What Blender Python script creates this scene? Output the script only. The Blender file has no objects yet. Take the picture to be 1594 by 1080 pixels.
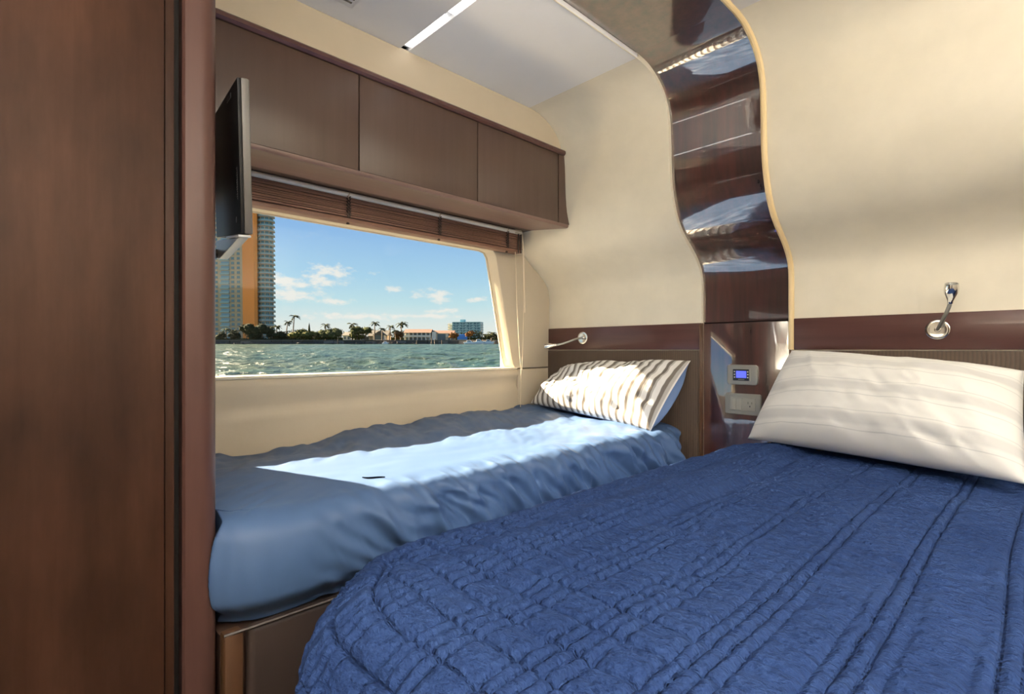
import bpy, bmesh, math, random
import numpy as np
from mathutils import Vector, Matrix
from mathutils.geometry import tessellate_polygon

random.seed(4)
SC = bpy.context.scene
COL = SC.collection

# ------------------------------------------------------------------ camera
# the eye is the origin; +Y runs along the hull side towards the head wall, +X towards midships
S, K, F = .7193, .6947, 810.0          # sin / cos of the yaw, focal length in px (1594 wide)
cam = bpy.data.cameras.new('camera'); camo = bpy.data.objects.new('camera', cam); COL.objects.link(camo)
cam.sensor_fit = 'HORIZONTAL'; cam.sensor_width = 36.0
cam.lens = F / 1594 * 36.0
cam.shift_y = 4 / 1594
cam.clip_start = .02; cam.clip_end = 6000
yaw = math.atan2(S, K)
camo.rotation_euler = (math.pi / 2, 0, yaw)
SC.camera = camo


def ray(px, py):
    """direction (depth 1) of a photo pixel in room axes"""
    u = (px - 797) / F; v = (544 - py) / F
    return Vector((K * u - S, S * u + K, v))


# ------------------------------------------------------------------ colour management
SC.view_settings.view_transform = 'Standard'
SC.view_settings.look = 'None'
SC.view_settings.gamma = 1.0
SC.view_settings.use_curve_mapping = False
SC.view_settings.exposure = 0.0

# ------------------------------------------------------------------ world (sky with clouds)
TILT = .0165                            # the boat lies heeled: the sea horizon is 0.95 deg above the cabin's level
W = bpy.data.worlds.new('sky'); SC.world = W; W.use_nodes = True
wt = W.node_tree; wt.nodes.clear()


def N(t, typ, **kw):
    n = t.nodes.new(typ)
    for k, v in kw.items():
        if k == 'inp':
            for kk, vv in v.items(): n.inputs[kk].default_value = vv
        else: setattr(n, k, v)
    return n


def build_sky(t):
    L = t.links
    geo = N(t, 'ShaderNodeTexCoord')
    sep = N(t, 'ShaderNodeSeparateXYZ'); L.new(geo.outputs['Generated'], sep.inputs[0])
    ele = N(t, 'ShaderNodeMath', operation='SUBTRACT', inp={1: .016}); L.new(sep.outputs['Z'], ele.inputs[0])
    ramp = N(t, 'ShaderNodeValToRGB')
    cr = ramp.color_ramp
    stops = [(0, (.86, .86, .80)), (.03, (.78, .85, .83)), (.07, (.56, .79, .86)), (.12, (.42, .68, .88)),
             (.2, (.29, .52, .86)), (.5, (.15, .34, .72)), (1, (.08, .22, .55))]
    cr.elements[0].position = 0; cr.elements[1].position = 1
    while len(cr.elements) < len(stops): cr.elements.new(.5)
    for e, (p, c) in zip(cr.elements, stops): e.position = p; e.color = (*c, 1)
    L.new(ele.outputs[0], ramp.inputs[0])
    # ragged edges shared by every cloud
    mp = N(t, 'ShaderNodeMapping'); mp.inputs['Scale'].default_value = (1, 1, 2.2)
    L.new(geo.outputs['Generated'], mp.inputs[0])
    ns = N(t, 'ShaderNodeTexNoise', inp={'Scale': 38.0, 'Detail': 6.0, 'Roughness': .6}); L.new(mp.outputs[0], ns.inputs['Vector'])
    big = N(t, 'ShaderNodeTexNoise', inp={'Scale': 7.0, 'Detail': 7.0, 'Roughness': .58}); L.new(mp.outputs[0], big.inputs['Vector'])
    acc = None
    clouds = [(528, 424, 30, 11), (500, 437, 30, 9), (475, 443, 24, 6), (432, 438, 22, 9), (447, 457, 38, 10), (470, 463, 30, 6),
              (510, 468, 26, 7), (610, 451, 12, 6), (677, 461, 24, 9), (690, 484, 26, 5), (742, 466, 12, 5), (390, 430, 40, 9), (650, 492, 60, 4), (560, 492, 60, 5)]
    for (px, py, w, h) in clouds:
        d = ray(px, py).normalized()
        sub = N(t, 'ShaderNodeVectorMath', operation='SUBTRACT'); sub.inputs[1].default_value = d
        L.new(geo.outputs['Generated'], sub.inputs[0])
        sc = N(t, 'ShaderNodeVectorMath', operation='MULTIPLY')
        sc.inputs[1].default_value = (F / w * .75, F / w * .75, F / h * .9); L.new(sub.outputs[0], sc.inputs[0])
        ln = N(t, 'ShaderNodeVectorMath', operation='LENGTH'); L.new(sc.outputs[0], ln.inputs[0])
        om = N(t, 'ShaderNodeMath', operation='SUBTRACT', inp={0: 1.05}); L.new(ln.outputs['Value'], om.inputs[1])
        if acc is None: acc = om
        else:
            mx = N(t, 'ShaderNodeMath', operation='SMOOTH_MAX', inp={2: .25}); L.new(acc.outputs[0], mx.inputs[0]); L.new(om.outputs[0], mx.inputs[1]); acc = mx
    n2 = N(t, 'ShaderNodeMath', operation='MULTIPLY_ADD', inp={1: 3.4, 2: -1.7}); L.new(ns.outputs['Fac'], n2.inputs[0])
    ad = N(t, 'ShaderNodeMath', operation='ADD'); L.new(acc.outputs[0], ad.inputs[0]); L.new(n2.outputs[0], ad.inputs[1])
    mr = N(t, 'ShaderNodeMapRange', interpolation_type='SMOOTHSTEP', inp={1: .0, 2: 1.0, 3: 0.0, 4: .9}); L.new(ad.outputs[0], mr.inputs[0])
    # loose clouds over the rest of the sky
    mb = N(t, 'ShaderNodeMapRange', interpolation_type='SMOOTHSTEP', inp={1: .60, 2: .78, 3: 0.0, 4: .35}); L.new(big.outputs['Fac'], mb.inputs[0])
    sm = N(t, 'ShaderNodeMath', operation='MAXIMUM'); L.new(mr.outputs[0], sm.inputs[0]); L.new(mb.outputs[0], sm.inputs[1])
    mix = N(t, 'ShaderNodeMix', data_type='RGBA'); mix.inputs['B'].default_value = (.93, .90, .85, 1)
    L.new(sm.outputs[0], mix.inputs['Factor']); L.new(ramp.outputs[0], mix.inputs['A'])
    bg = N(t, 'ShaderNodeBackground', inp={'Strength': 1.0}); L.new(mix.outputs['Result'], bg.inputs[0])
    out = N(t, 'ShaderNodeOutputWorld'); L.new(bg.outputs[0], out.inputs[0])


build_sky(wt)

# ------------------------------------------------------------------ sun and added fill lights
sun = bpy.data.lights.new('sun', 'SUN'); sun.energy = 58; sun.angle = math.radians(.6); sun.color = (1, .79, .54)
suno = bpy.data.objects.new('sun', sun); COL.objects.link(suno)
suno.rotation_euler = Vector((.58, .20, -.345)).to_track_quat('-Z', 'Y').to_euler()


def area(name, loc, size, size_y, aim, energy, color):
    l = bpy.data.lights.new(name, 'AREA'); l.shape = 'RECTANGLE'; l.size = size; l.size_y = size_y
    l.energy = energy; l.color = color
    o = bpy.data.objects.new(name, l); COL.objects.link(o); o.location = loc
    o.rotation_euler = Vector(aim).to_track_quat('-Z', 'Y').to_euler()
    return o


FILLC = (1, .96, .90)
FILL_W = 44.0
FILL_SPOT_W = 3.5
# area lamps added out of view to brighten the cabin, on shelves built below
a1 = area('fill_lamp_midships', (1.06, .35, .50), 2.4, .06, (-.35, 0, 1), FILL_W * 1.05, FILLC)
a1.rotation_euler = (Matrix.Rotation(math.pi, 4, 'X') @ Matrix.Rotation(math.pi / 2, 4, 'Z')).to_euler()
a2 = area('fill_lamp_aft', (.10, -.86, .50), 1.9, .06, (0, 0, 1), FILL_W * 1.25, FILLC)
FILL_SPOTS = [(.55, 1.0), (.55, .2), (.15, -.35), (.75, -.5)]  # spotlights added out of view to brighten the cabin
for i, (x, y) in enumerate(FILL_SPOTS):
    l = bpy.data.lights.new('fill_spot_lamp', 'AREA'); l.shape = 'DISK'; l.size = .07; l.energy = FILL_SPOT_W; l.color = FILLC
    o = bpy.data.objects.new('fill_spot_lamp', l); COL.objects.link(o); o.location = (x, y, .925)

# ------------------------------------------------------------------ materials
MATS = {}


def pbr(name, col, rough=.5, metal=0.0, spec=.5, coat=0.0, coat_r=.05, sheen=0.0, **kw):
    m = bpy.data.materials.new(name); m.use_nodes = True
    b = m.node_tree.nodes['Principled BSDF']
    b.inputs['Base Color'].default_value = (*col, 1); b.inputs['Roughness'].default_value = rough
    b.inputs['Metallic'].default_value = metal; b.inputs['Specular IOR Level'].default_value = spec
    b.inputs['Coat Weight'].default_value = coat; b.inputs['Coat Roughness'].default_value = coat_r
    b.inputs['Sheen Weight'].default_value = sheen
    for k, v in kw.items(): b.inputs[k].default_value = v
    MATS[name] = m
    return m, m.node_tree, b


def coords(t, scale=(1, 1, 1), kind='Object'):
    tc = N(t, 'ShaderNodeTexCoord'); mp = N(t, 'ShaderNodeMapping'); mp.inputs['Scale'].default_value = scale
    t.links.new(tc.outputs[kind], mp.inputs[0]); return mp.outputs[0]


def noise(t, vec, scale, detail=3.0, rough=.55):
    n = N(t, 'ShaderNodeTexNoise', inp={'Scale': scale, 'Detail': detail, 'Roughness': rough}); t.links.new(vec, n.inputs['Vector']); return n.outputs['Fac']


def ramp2(t, fac, a, b, p0=.3, p1=.7):
    r = N(t, 'ShaderNodeValToRGB'); r.color_ramp.elements[0].position = p0; r.color_ramp.elements[1].position = p1
    r.color_ramp.elements[0].color = (*a, 1); r.color_ramp.elements[1].color = (*b, 1); t.links.new(fac, r.inputs[0]); return r.outputs[0]


def bump(t, b, h, strength=.3, dist=.01, prev=None):
    n = N(t, 'ShaderNodeBump', inp={'Strength': strength, 'Distance': dist}); t.links.new(h, n.inputs['Height'])
    if prev is not None: t.links.new(prev, n.inputs['Normal'])
    t.links.new(n.outputs[0], b.inputs['Normal']); return n.outputs[0]


def wood(name, a, b_, rough, axis='z', scale=1.0, coat=0.0, spec=.5, blotch=0.0, coat_r=.04):
    m, t, b = pbr(name, a, rough, spec=spec, coat=coat, coat_r=coat_r)
    sc = {'z': (26, 26, 1.6), 'y': (26, 1.6, 26), 'x': (1.6, 26, 26)}[axis]
    v = coords(t, tuple(q * scale for q in sc))
    f1 = noise(t, v, 1.6, 6, .62)
    c = ramp2(t, f1, a, b_, .32, .70)
    if blotch:
        v2 = coords(t, (5, 5, 1.7)); f2 = noise(t, v2, 1.5, 5, .6)
        r2 = ramp2(t, f2, (1 - blotch,) * 3, (1 + blotch * .35,) * 3, .35, .68)
        mx = N(t, 'ShaderNodeMix', data_type='RGBA', blend_type='MULTIPLY'); mx.inputs['Factor'].default_value = 1
        t.links.new(c, mx.inputs['A']); t.links.new(r2, mx.inputs['B']); c = mx.outputs['Result']
    t.links.new(c, b.inputs['Base Color'])
    bump(t, b, f1, .06, .002)
    return m


def leather(name, col, rough=.5, mott=.06):
    m, t, b = pbr(name, col, rough, spec=.35)
    v = coords(t); f = noise(t, v, 5.0, 4, .6)
    c = ramp2(t, f, tuple(q * (1 - mott) for q in col), tuple(min(1, q * (1 + mott * .5)) for q in col), .35, .65); t.links.new(c, b.inputs['Base Color'])
    h = noise(t, v, 9.0, 6, .65); h2 = noise(t, v, 420.0, 2, .5)
    p = bump(t, b, h, .10, .01); bump(t, b, h2, .05, .001, p)
    return m


leather('cream_leather', (.78, .72, .59), .42)
leather('cream_liner', (.54, .465, .355), .45, .03)
leather('ceiling_vinyl', (.90, .90, .905), .5, .015)
pbr('white_paint', (.8, .8, .8), .4)
leather('padded_brown', (.046, .032, .027), .38, .1)
wood('cabinet_wood', (.075, .045, .034), (.092, .056, .043), .36, 'z', .8)
wood('cabinet_wood_lit', (.17, .105, .088), (.20, .125, .105), .38, 'y', .8)  # paler copy of the cabinet wood, carries light bounced off the bed
wood('band_wood', (.070, .027, .023), (.095, .040, .034), .33, 'x', .8, coat=.2)
wood('wardrobe_wood', (.040, .016, .009), (.066, .030, .018), .5, 'z', .55, blotch=.55, spec=.18)
wood('pillar_wood', (.075, .035, .028), (.095, .047, .038), .36, 'z', .6, spec=.35)
wood('post_wood', (.070, .032, .015), (.10, .048, .022), .4, 'z', 1.0)
wood('lacquer_veneer', (.018, .006, .005), (.085, .024, .018), .12, 'z', .9, coat=1.0, coat_r=.015, spec=1.0)
lm = MATS['lacquer_veneer'].node_tree.nodes['Principled BSDF']; lm.inputs['Coat IOR'].default_value = 2.7; lm.inputs['Roughness'].default_value = .3
wood('blind_wood', (.17, .082, .055), (.25, .135, .095), .5, 'y', 1.6)
wood('floor_wood', (.10, .05, .03), (.15, .08, .05), .4, 'y', .5)
pbr('dark_gap', (.012, .010, .009), .7)
pbr('gold_piping', (.78, .60, .33), .35, coat=.3)
pbr('chrome', (.78, .77, .74), .12, 1.0)
pbr('satin_nickel', (.30, .30, .28), .38, .5)
pbr('tv_black', (.007, .007, .008), .5, spec=.25)
pbr('tv_edge', (.10, .092, .085), .4)
pbr('tv_print', (.10, .10, .11), .6)
pbr('bracket_white', (.62, .63, .65), .35)
pbr('blind_cream', (.90, .84, .74), .3)
pbr('cord_dark', (.05, .034, .028), .8)
pbr('cord_cream', (.66, .56, .42), .7)
pbr('plastic_dark', (.018, .02, .03), .3)
pbr('plastic_grey', (.27, .27, .25), .35)
m, t, b = pbr('lcd_blue', (.05, .07, .6), .3); b.inputs['Emission Color'].default_value = (.13, .16, .95, 1); b.inputs['Emission Strength'].default_value = .9
m, t, b = pbr('led_strip', (.9, .9, .9), .4); b.inputs['Emission Color'].default_value = (1, .97, .92, 1); b.inputs['Emission Strength'].default_value = 2.2
m, t, b = pbr('fill_spot_glow', (.9, .9, .9), .4); b.inputs['Emission Color'].default_value = (1, .93, .82, 1); b.inputs['Emission Strength'].default_value = 6  # glow of the added spotlight lenses
m, t, b = pbr('glass', (1, 1, 1), 0.0); b.inputs['Transmission Weight'].default_value = 1; b.inputs['IOR'].default_value = 1.0; b.inputs['Specular IOR Level'].default_value = .2
# thin window glass: mostly clear with a faint reflection
gm = MATS['glass']; gt = gm.node_tree; gt.nodes.clear()
o_ = N(gt, 'ShaderNodeOutputMaterial'); tr = N(gt, 'ShaderNodeBsdfTransparent', inp={'Color': (.97, .98, .97, 1)}); gl = N(gt, 'ShaderNodeBsdfGlossy', inp={'Roughness': .02})
mxs = N(gt, 'ShaderNodeMixShader', inp={0: .010}); gt.links.new(tr.outputs[0], mxs.inputs[1]); gt.links.new(gl.outputs[0], mxs.inputs[2]); gt.links.new(mxs.outputs[0], o_.inputs[0])

# ribbed headboard cloth
def ribbed():
    m, t, b = pbr('ribbed_cloth', (.10, .06, .04), .6, sheen=.2)
    v = coords(t, (1, 1, 1))
    w = N(t, 'ShaderNodeTexWave', wave_type='BANDS', bands_direction='X', inp={'Scale': 34.0, 'Distortion': .8, 'Detail': 2.0, 'Detail Scale': .4}); t.links.new(v, w.inputs['Vector'])
    c = ramp2(t, w.outputs['Fac'], (.058, .036, .023), (.080, .050, .031), .1, .6); t.links.new(c, b.inputs['Base Color'])
    bump(t, b, w.outputs['Fac'], .18, .002)


ribbed()
# fabrics
m, t, b = pbr('blue_sheet', (.058, .108, .222), .46, sheen=0.0, spec=.3)
v = coords(t); f = noise(t, v, 700.0, 2); bump(t, b, f, .08, .0006)
m, t, b = pbr('blue_pillow_back', (.09, .16, .33), .6, sheen=.2)
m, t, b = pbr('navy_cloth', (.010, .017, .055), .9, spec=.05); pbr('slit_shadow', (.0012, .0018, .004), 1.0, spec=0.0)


def quilt_mat():
    m, t, b = pbr('quilt_cotton', (.036, .082, .25), .9, sheen=0.0, spec=.08)
    uv = coords(t, (1, 1, 1), 'UV')
    v1 = coords(t, (70, 95, 1), 'UV')
    f1 = noise(t, v1, 1.0, 3, .6)
    f0 = noise(t, uv, 5.0, 3, .5)
    c = ramp2(t, f0, (.021, .045, .138), (.030, .061, .172), .3, .7)
    c2 = ramp2(t, f1, (.80, .80, .82), (1.12, 1.12, 1.10), .3, .7)
    mx = N(t, 'ShaderNodeMix', data_type='RGBA', blend_type='MULTIPLY'); mx.inputs['Factor'].default_value = 1
    t.links.new(c, mx.inputs['A']); t.links.new(c2, mx.inputs['B']); t.links.new(mx.outputs['Result'], b.inputs['Base Color'])
    v2 = coords(t, (130, 190, 1), 'UV'); f2 = noise(t, v2, 1.0, 3, .6)
    f3 = noise(t, uv, 900.0, 2, .5)
    sp = N(t, 'ShaderNodeSeparateXYZ'); t.links.new(uv, sp.inputs[0])
    def mth(op, a, b_=None, c_=None):
        n = N(t, 'ShaderNodeMath', operation=op)
        for i, q_ in enumerate((a, b_, c_)):
            if q_ is None: continue
            if isinstance(q_, (int, float)): n.inputs[i].default_value = q_
            else: t.links.new(q_, n.inputs[i])
        return n.outputs[0]
    wob = mth('MULTIPLY', mth('SINE', mth('MULTIPLY', sp.outputs['Y'], 7.0)), .004)
    u_ = mth('DIVIDE', mth('ADD', mth('ADD', sp.outputs['X'], .03), wob), .104)
    c_ = mth('MULTIPLY', mth('SUBTRACT', u_, mth('ROUND', u_)), .104)
    e_ = mth('DIVIDE', mth('ABSOLUTE', mth('SUBTRACT', mth('ABSOLUTE', c_), .009)), .0024)
    gr = mth('MINIMUM', e_, 1.0)
    wob2 = mth('MULTIPLY', mth('SINE', mth('MULTIPLY', sp.outputs['X'], 9.0)), .004)
    v_ = mth('DIVIDE', mth('ADD', sp.outputs['Y'], wob2), .052)
    e3 = mth('MINIMUM', mth('DIVIDE', mth('MULTIPLY', mth('ABSOLUTE', mth('SUBTRACT', v_, mth('ROUND', v_))), .052), .0026), 1.0)
    u2 = mth('ADD', mth('MULTIPLY', u_, 2.0), .5)
    e2 = mth('MINIMUM', mth('DIVIDE', mth('MULTIPLY', mth('ABSOLUTE', mth('SUBTRACT', u2, mth('ROUND', u2))), .052), .0024), 1.0)
    fx = N(t, 'ShaderNodeMapRange', interpolation_type='SMOOTHSTEP', inp={1: -.05, 2: -.40, 3: 0.0, 4: 1.0}); t.links.new(sp.outputs['X'], fx.inputs[0])
    fy = N(t, 'ShaderNodeMapRange', interpolation_type='SMOOTHSTEP', inp={1: .95, 2: .50, 3: 0.0, 4: 1.0}); t.links.new(sp.outputs['Y'], fy.inputs[0])
    mk = mth('MULTIPLY', fx.outputs[0], fy.outputs[0])
    inv = mth('SUBTRACT', 1.0, mth('MINIMUM', e3, e2))
    gr = mth('SUBTRACT', gr, mth('MULTIPLY', inv, mk))
    p = bump(t, b, gr, .85, .004); p = bump(t, b, f1, .85, .010, p); p = bump(t, b, f2, .7, .005, p); bump(t, b, f3, .12, .0008, p)


quilt_mat()


def stripe_mat(name, axis, n, stripes, base, weave=1.0):
    """printed pillowcase stripes across UV"""
    m, t, b = pbr(name, base, .75, sheen=.15, spec=.25)
    tc = N(t, 'ShaderNodeTexCoord'); sp = N(t, 'ShaderNodeSeparateXYZ'); t.links.new(tc.outputs['UV'], sp.inputs[0])
    mu = N(t, 'ShaderNodeMath', operation='MULTIPLY', inp={1: float(n)}); t.links.new(sp.outputs[axis], mu.inputs[0])
    fr = N(t, 'ShaderNodeMath', operation='FRACT'); t.links.new(mu.outputs[0], fr.inputs[0])
    r = N(t, 'ShaderNodeValToRGB'); cr = r.color_ramp; cr.interpolation = 'LINEAR'
    cr.elements[0].position = 0; cr.elements[0].color = (*stripes[0][1], 1); cr.elements[1].position = 1; cr.elements[1].color = (*stripes[-1][1], 1)
    for p, c in stripes[1:-1]:
        e = cr.elements.new(p); e.color = (*c, 1)
    t.links.new(fr.outputs[0], r.inputs[0]); t.links.new(r.outputs[0], b.inputs['Base Color'])
    f = noise(t, coords(t), 900.0, 2); bump(t, b, f, .06, .0006)


WH = (.80, .79, .76); GR = (.15, .13, .113); LG = (.45, .43, .40)
stripe_mat('stripe_case_narrow', 'X', 19, [(0, WH), (.40, WH), (.46, GR), (.72, GR), (.78, LG), (.90, LG), (.95, WH), (1, WH)], WH)
stripe_mat('stripe_case_wide', 'Y', 3.4, [(0, WH), (.38, WH), (.40, (.58, .58, .57)), (.42, WH), (.50, WH), (.58, (.64, .635, .62)), (.78, (.64, .635, .62)), (.86, WH), (.90, (.62, .62, .61)), (.92, WH), (1, WH)], WH)

# outdoors
pbr('concrete', (.22, .19, .16), .9); pbr('seawall_stone', (.10, .085, .07), .9)
pbr('land_grass', (.05, .06, .025), .9)
pbr('tower_orange', (.80, .27, .05), .8); pbr('tower_beige', (.42, .34, .22), .8); pbr('tower_slab', (.30, .24, .18), .8)
pbr('tower_glass', (.10, .20, .24), .25); pbr('tower_glass_blue', (.16, .32, .42), .25); pbr('tower_rail', (.22, .36, .38), .3)
pbr('hotel_frame', (.24, .42, .50), .7); pbr('hotel_glass', (.06, .16, .24), .25); pbr('hotel_cream', (.62, .54, .42), .8)
pbr('house_white', (.72, .68, .60), .8); pbr('house_cream', (.66, .54, .38), .8); pbr('roof_grey', (.10, .09, .075), .9); pbr('roof_tile', (.10, .045, .028), .9)
pbr('house_glass', (.09, .13, .15), .3); pbr('boat_white', (.80, .80, .78), .35); pbr('tarp_blue', (.06, .22, .62), .6)
pbr('palm_green', (.035, .042, .014), .9, spec=.05); pbr('palm_trunk', (.14, .10, .07), .9)
for nm, c in (('tree_dark', (.045, .055, .025)), ('tree_olive', (.13, .13, .035)), ('tree_green', (.085, .10, .035)), ('tree_rust', (.22, .11, .04))):
    m, t, b = pbr(nm, tuple(q * .6 for q in c), .9, spec=.05); c = tuple(q * .6 for q in c); f = noise(t, coords(t), .9, 4, .7)
    cc = ramp2(t, f, tuple(q * .5 for q in c), tuple(q * 1.5 for q in c), .35, .65); t.links.new(cc, b.inputs['Base Color'])


def water_mat():
    m, t, b = pbr('sea_water', (.022, .058, .050), .30, spec=.18)
    v = coords(t, (1, 1, 1)); f0 = noise(t, v, .05, 3)
    c = ramp2(t, f0, (.024, .036, .020), (.011, .036, .030), .3, .7); t.links.new(c, b.inputs['Base Color'])
    f = noise(t, v, 1.1, 5, .65); f2 = noise(t, v, .35, 3, .5)
    p = bump(t, b, f2, 1.0, .9); bump(t, b, f, .9, .35, p)


water_mat()

# ------------------------------------------------------------------ mesh helpers
class MB:
    def __init__(self): self.v = []; self.f = []; self.uv = None

    def add(self, vs, fs):
        o = len(self.v); self.v += [tuple(p) for p in vs]; self.f += [tuple(i + o for i in q) for q in fs]; return self

    def box(self, x0, x1, y0, y1, z0, z1, M=None):
        vs = [Vector((x, y, z)) for x in (x0, x1) for y in (y0, y1) for z in (z0, z1)]
        if M is not None: vs = [M @ p for p in vs]
        return self.add(vs, [(0, 1, 3, 2), (4, 6, 7, 5), (0, 4, 5, 1), (2, 3, 7, 6), (0, 2, 6, 4), (1, 5, 7, 3)])

    def prism(self, poly, axis, a0, a1, M=None):
        """poly of 2-d points, extruded along axis 'x','y' or 'z'"""
        n = len(poly)
        def P(p, a):
            q = {'x': (a, p[0], p[1]), 'y': (p[0], a, p[1]), 'z': (p[0], p[1], a)}[axis]
            q = Vector(q); return M @ q if M is not None else q
        vs = [P(p, a0) for p in poly] + [P(p, a1) for p in poly]
        fs = [tuple(range(n))[::-1], tuple(range(n, 2 * n))] + [(i, (i + 1) % n, n + (i + 1) % n, n + i) for i in range(n)]
        return self.add(vs, fs)

    def tube(self, path, r, n=8, cap=True):
        path = [Vector(p) for p in path]; m = len(path)
        rs = r if isinstance(r, (list, tuple)) else [r] * m
        T = [(path[min(i + 1, m - 1)] - path[max(i - 1, 0)]).normalized() for i in range(m)]
        ref = Vector((0, 0, 1)) if abs(T[0].z) < .9 else Vector((1, 0, 0))
        u = T[0].cross(ref).normalized(); vs = []
        for i in range(m):
            u = (u - T[i] * u.dot(T[i])).normalized(); w = T[i].cross(u)
            for k in range(n):
                a = 2 * math.pi * k / n; vs.append(path[i] + (u * math.cos(a) + w * math.sin(a)) * rs[i])
        fs = [(i * n + k, i * n + (k + 1) % n, (i + 1) * n + (k + 1) % n, (i + 1) * n + k) for i in range(m - 1) for k in range(n)]
        if cap: fs += [tuple(range(n))[::-1], tuple(range((m - 1) * n, m * n))]
        return self.add(vs, fs)

    def lathe(self, prof, n=24, M=None):
        """prof: (r, z) list about z"""
        vs = []
        for r, z in prof:
            for k in range(n):
                a = 2 * math.pi * k / n; p = Vector((r * math.cos(a), r * math.sin(a), z)); vs.append(M @ p if M is not None else p)
        m = len(prof)
        fs = [(i * n + k, i * n + (k + 1) % n, (i + 1) * n + (k + 1) % n, (i + 1) * n + k) for i in range(m - 1) for k in range(n)]
        fs += [tuple(range(n))[::-1], tuple(range((m - 1) * n, m * n))]
        return self.add(vs, fs)

    def grid(self, P, closed=False):
        """P: array (a, b, 3)"""
        a, b = P.shape[:2]
        vs = [tuple(map(float, p)) for p in P.reshape(-1, 3)]
        fs = [(i * b + j, (i + 1) * b + j, (i + 1) * b + j + 1, i * b + j + 1) for i in range(a - 1) for j in range(b - 1)]
        return self.add(vs, fs)

    def mesh(self, name, mat, smooth=False, bevel=0.0, seg=2, recalc=True, angle=35):
        me = bpy.data.meshes.new(name); me.from_pydata(self.v, [], self.f); me.update()
        bm = bmesh.new(); bm.from_mesh(me)
        if recalc: bmesh.ops.recalc_face_normals(bm, faces=bm.faces)
        if bevel:
            es = [e for e in bm.edges if len(e.link_faces) == 2 and e.calc_face_angle(0) > math.radians(30)]
            bmesh.ops.bevel(bm, geom=es, offset=bevel, segments=seg, profile=.5, affect='EDGES', clamp_overlap=True)
        if smooth or bevel:
            for f in bm.faces: f.smooth = True
            for e in bm.edges:
                if len(e.link_faces) == 2 and e.calc_face_angle(0) > math.radians(angle): e.smooth = False
        bm.to_mesh(me); bm.free()
        me.materials.append(MATS[mat] if isinstance(mat, str) else mat)
        return me

    def build(self, name, mat, parent=None, smooth=False, bevel=0.0, seg=2, recalc=True, angle=35):
        return link(name, self.mesh(name, mat, smooth, bevel, seg, recalc, angle), parent)


def link(name, me, parent=None):
    o = bpy.data.objects.new(name, me); COL.objects.link(o)
    if parent is not None:
        o.parent = parent; o.matrix_parent_inverse = parent.matrix_world.inverted()
    return o


def tag(o, label=None, cat=None, group=None, kind=None):
    if label: o['label'] = label
    if cat: o['category'] = cat
    if group: o['group'] = group
    if kind: o['kind'] = kind
    return o


def thing(name, loc, label, cat, group=None):
    o = bpy.data.objects.new(name, None); COL.objects.link(o); o.empty_display_size = .05
    o.location = loc; o.matrix_world = Matrix.Translation(Vector(loc))
    return tag(o, label, cat, group)


def struct(o, label=None, cat=None): return tag(o, label, cat, kind='structure')


def sempty(name, loc, label=None, cat=None): return struct(thing(name, loc, label, cat))


# value noise for cloth shapes
_rng = np.random.RandomState(7); _tab = _rng.rand(256, 256)


def vn(x, y):
    xi = np.floor(x).astype(int); yi = np.floor(y).astype(int); fx = x - xi; fy = y - yi
    fx = fx * fx * (3 - 2 * fx); fy = fy * fy * (3 - 2 * fy)
    g = lambda a, b: _tab[a & 255, b & 255]
    return (g(xi, yi) * (1 - fx) + g(xi + 1, yi) * fx) * (1 - fy) + (g(xi, yi + 1) * (1 - fx) + g(xi + 1, yi + 1) * fx) * fy


def fbm(x, y, o=4):
    s = 0; a = .5
    for i in range(o): s = s + a * (vn(x, y) - .5) * 2; x = x * 2.03 + 11.3; y = y * 2.03 + 5.7; a *= .5
    return s


def sstep(a, b, x):
    t = np.clip((x - a) / (b - a), 0, 1); return t * t * (3 - 2 * t)


# ------------------------------------------------------------------ the cabin shell
ZC = .937; ZF = -1.05; XH = -1.70; XR = 1.15; YA = -.95; YH = 1.895
PROF = [(-1.05, 1.895), (-.6, 1.895), (-.2, 1.895), (0, 1.895), (.2, 1.895), (.262, 1.893), (.30, 1.880), (.335, 1.850), (.365, 1.812), (.395, 1.768), (.425, 1.733), (.465, 1.702),
        (.51, 1.681), (.575, 1.662), (.65, 1.654), (.73, 1.651), (.80, 1.644), (.84, 1.632), (.872, 1.612), (.898, 1.582), (.918, 1.545), (.931, 1.505), (.937, 1.45)]


def smooth_prof(n=6):
    P = [np.array(p) for p in PROF]; out = []
    for i in range(len(P) - 1):
        p0 = P[max(i - 1, 0)]; p1 = P[i]; p2 = P[i + 1]; p3 = P[min(i + 2, len(P) - 1)]
        for k in range(n):
            t = k / n
            out.append(.5 * ((2 * p1) + (-p0 + p2) * t + (2 * p0 - 5 * p1 + 4 * p2 - p3) * t * t + (-p0 + 3 * p1 - 3 * p2 + p3) * t ** 3))
    out.append(P[-1]); return [(float(p[0]), float(p[1])) for p in out]


PS = smooth_prof()                      # (z, y) along the wavy head wall


def off_prof(d, zmin=-9, zmax=9):
    """profile pushed back by d behind the panel face"""
    out = []
    for i, (z, y) in enumerate(PS):
        a = PS[max(i - 1, 0)]; b = PS[min(i + 1, len(PS) - 1)]
        tz, ty = b[0] - a[0], b[1] - a[1]; l = math.hypot(tz, ty) or 1
        nz, ny = -ty / l, tz / l         # points away from the room
        if zmin <= z <= zmax: out.append((z + nz * d, y + ny * d))
    return out


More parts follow.
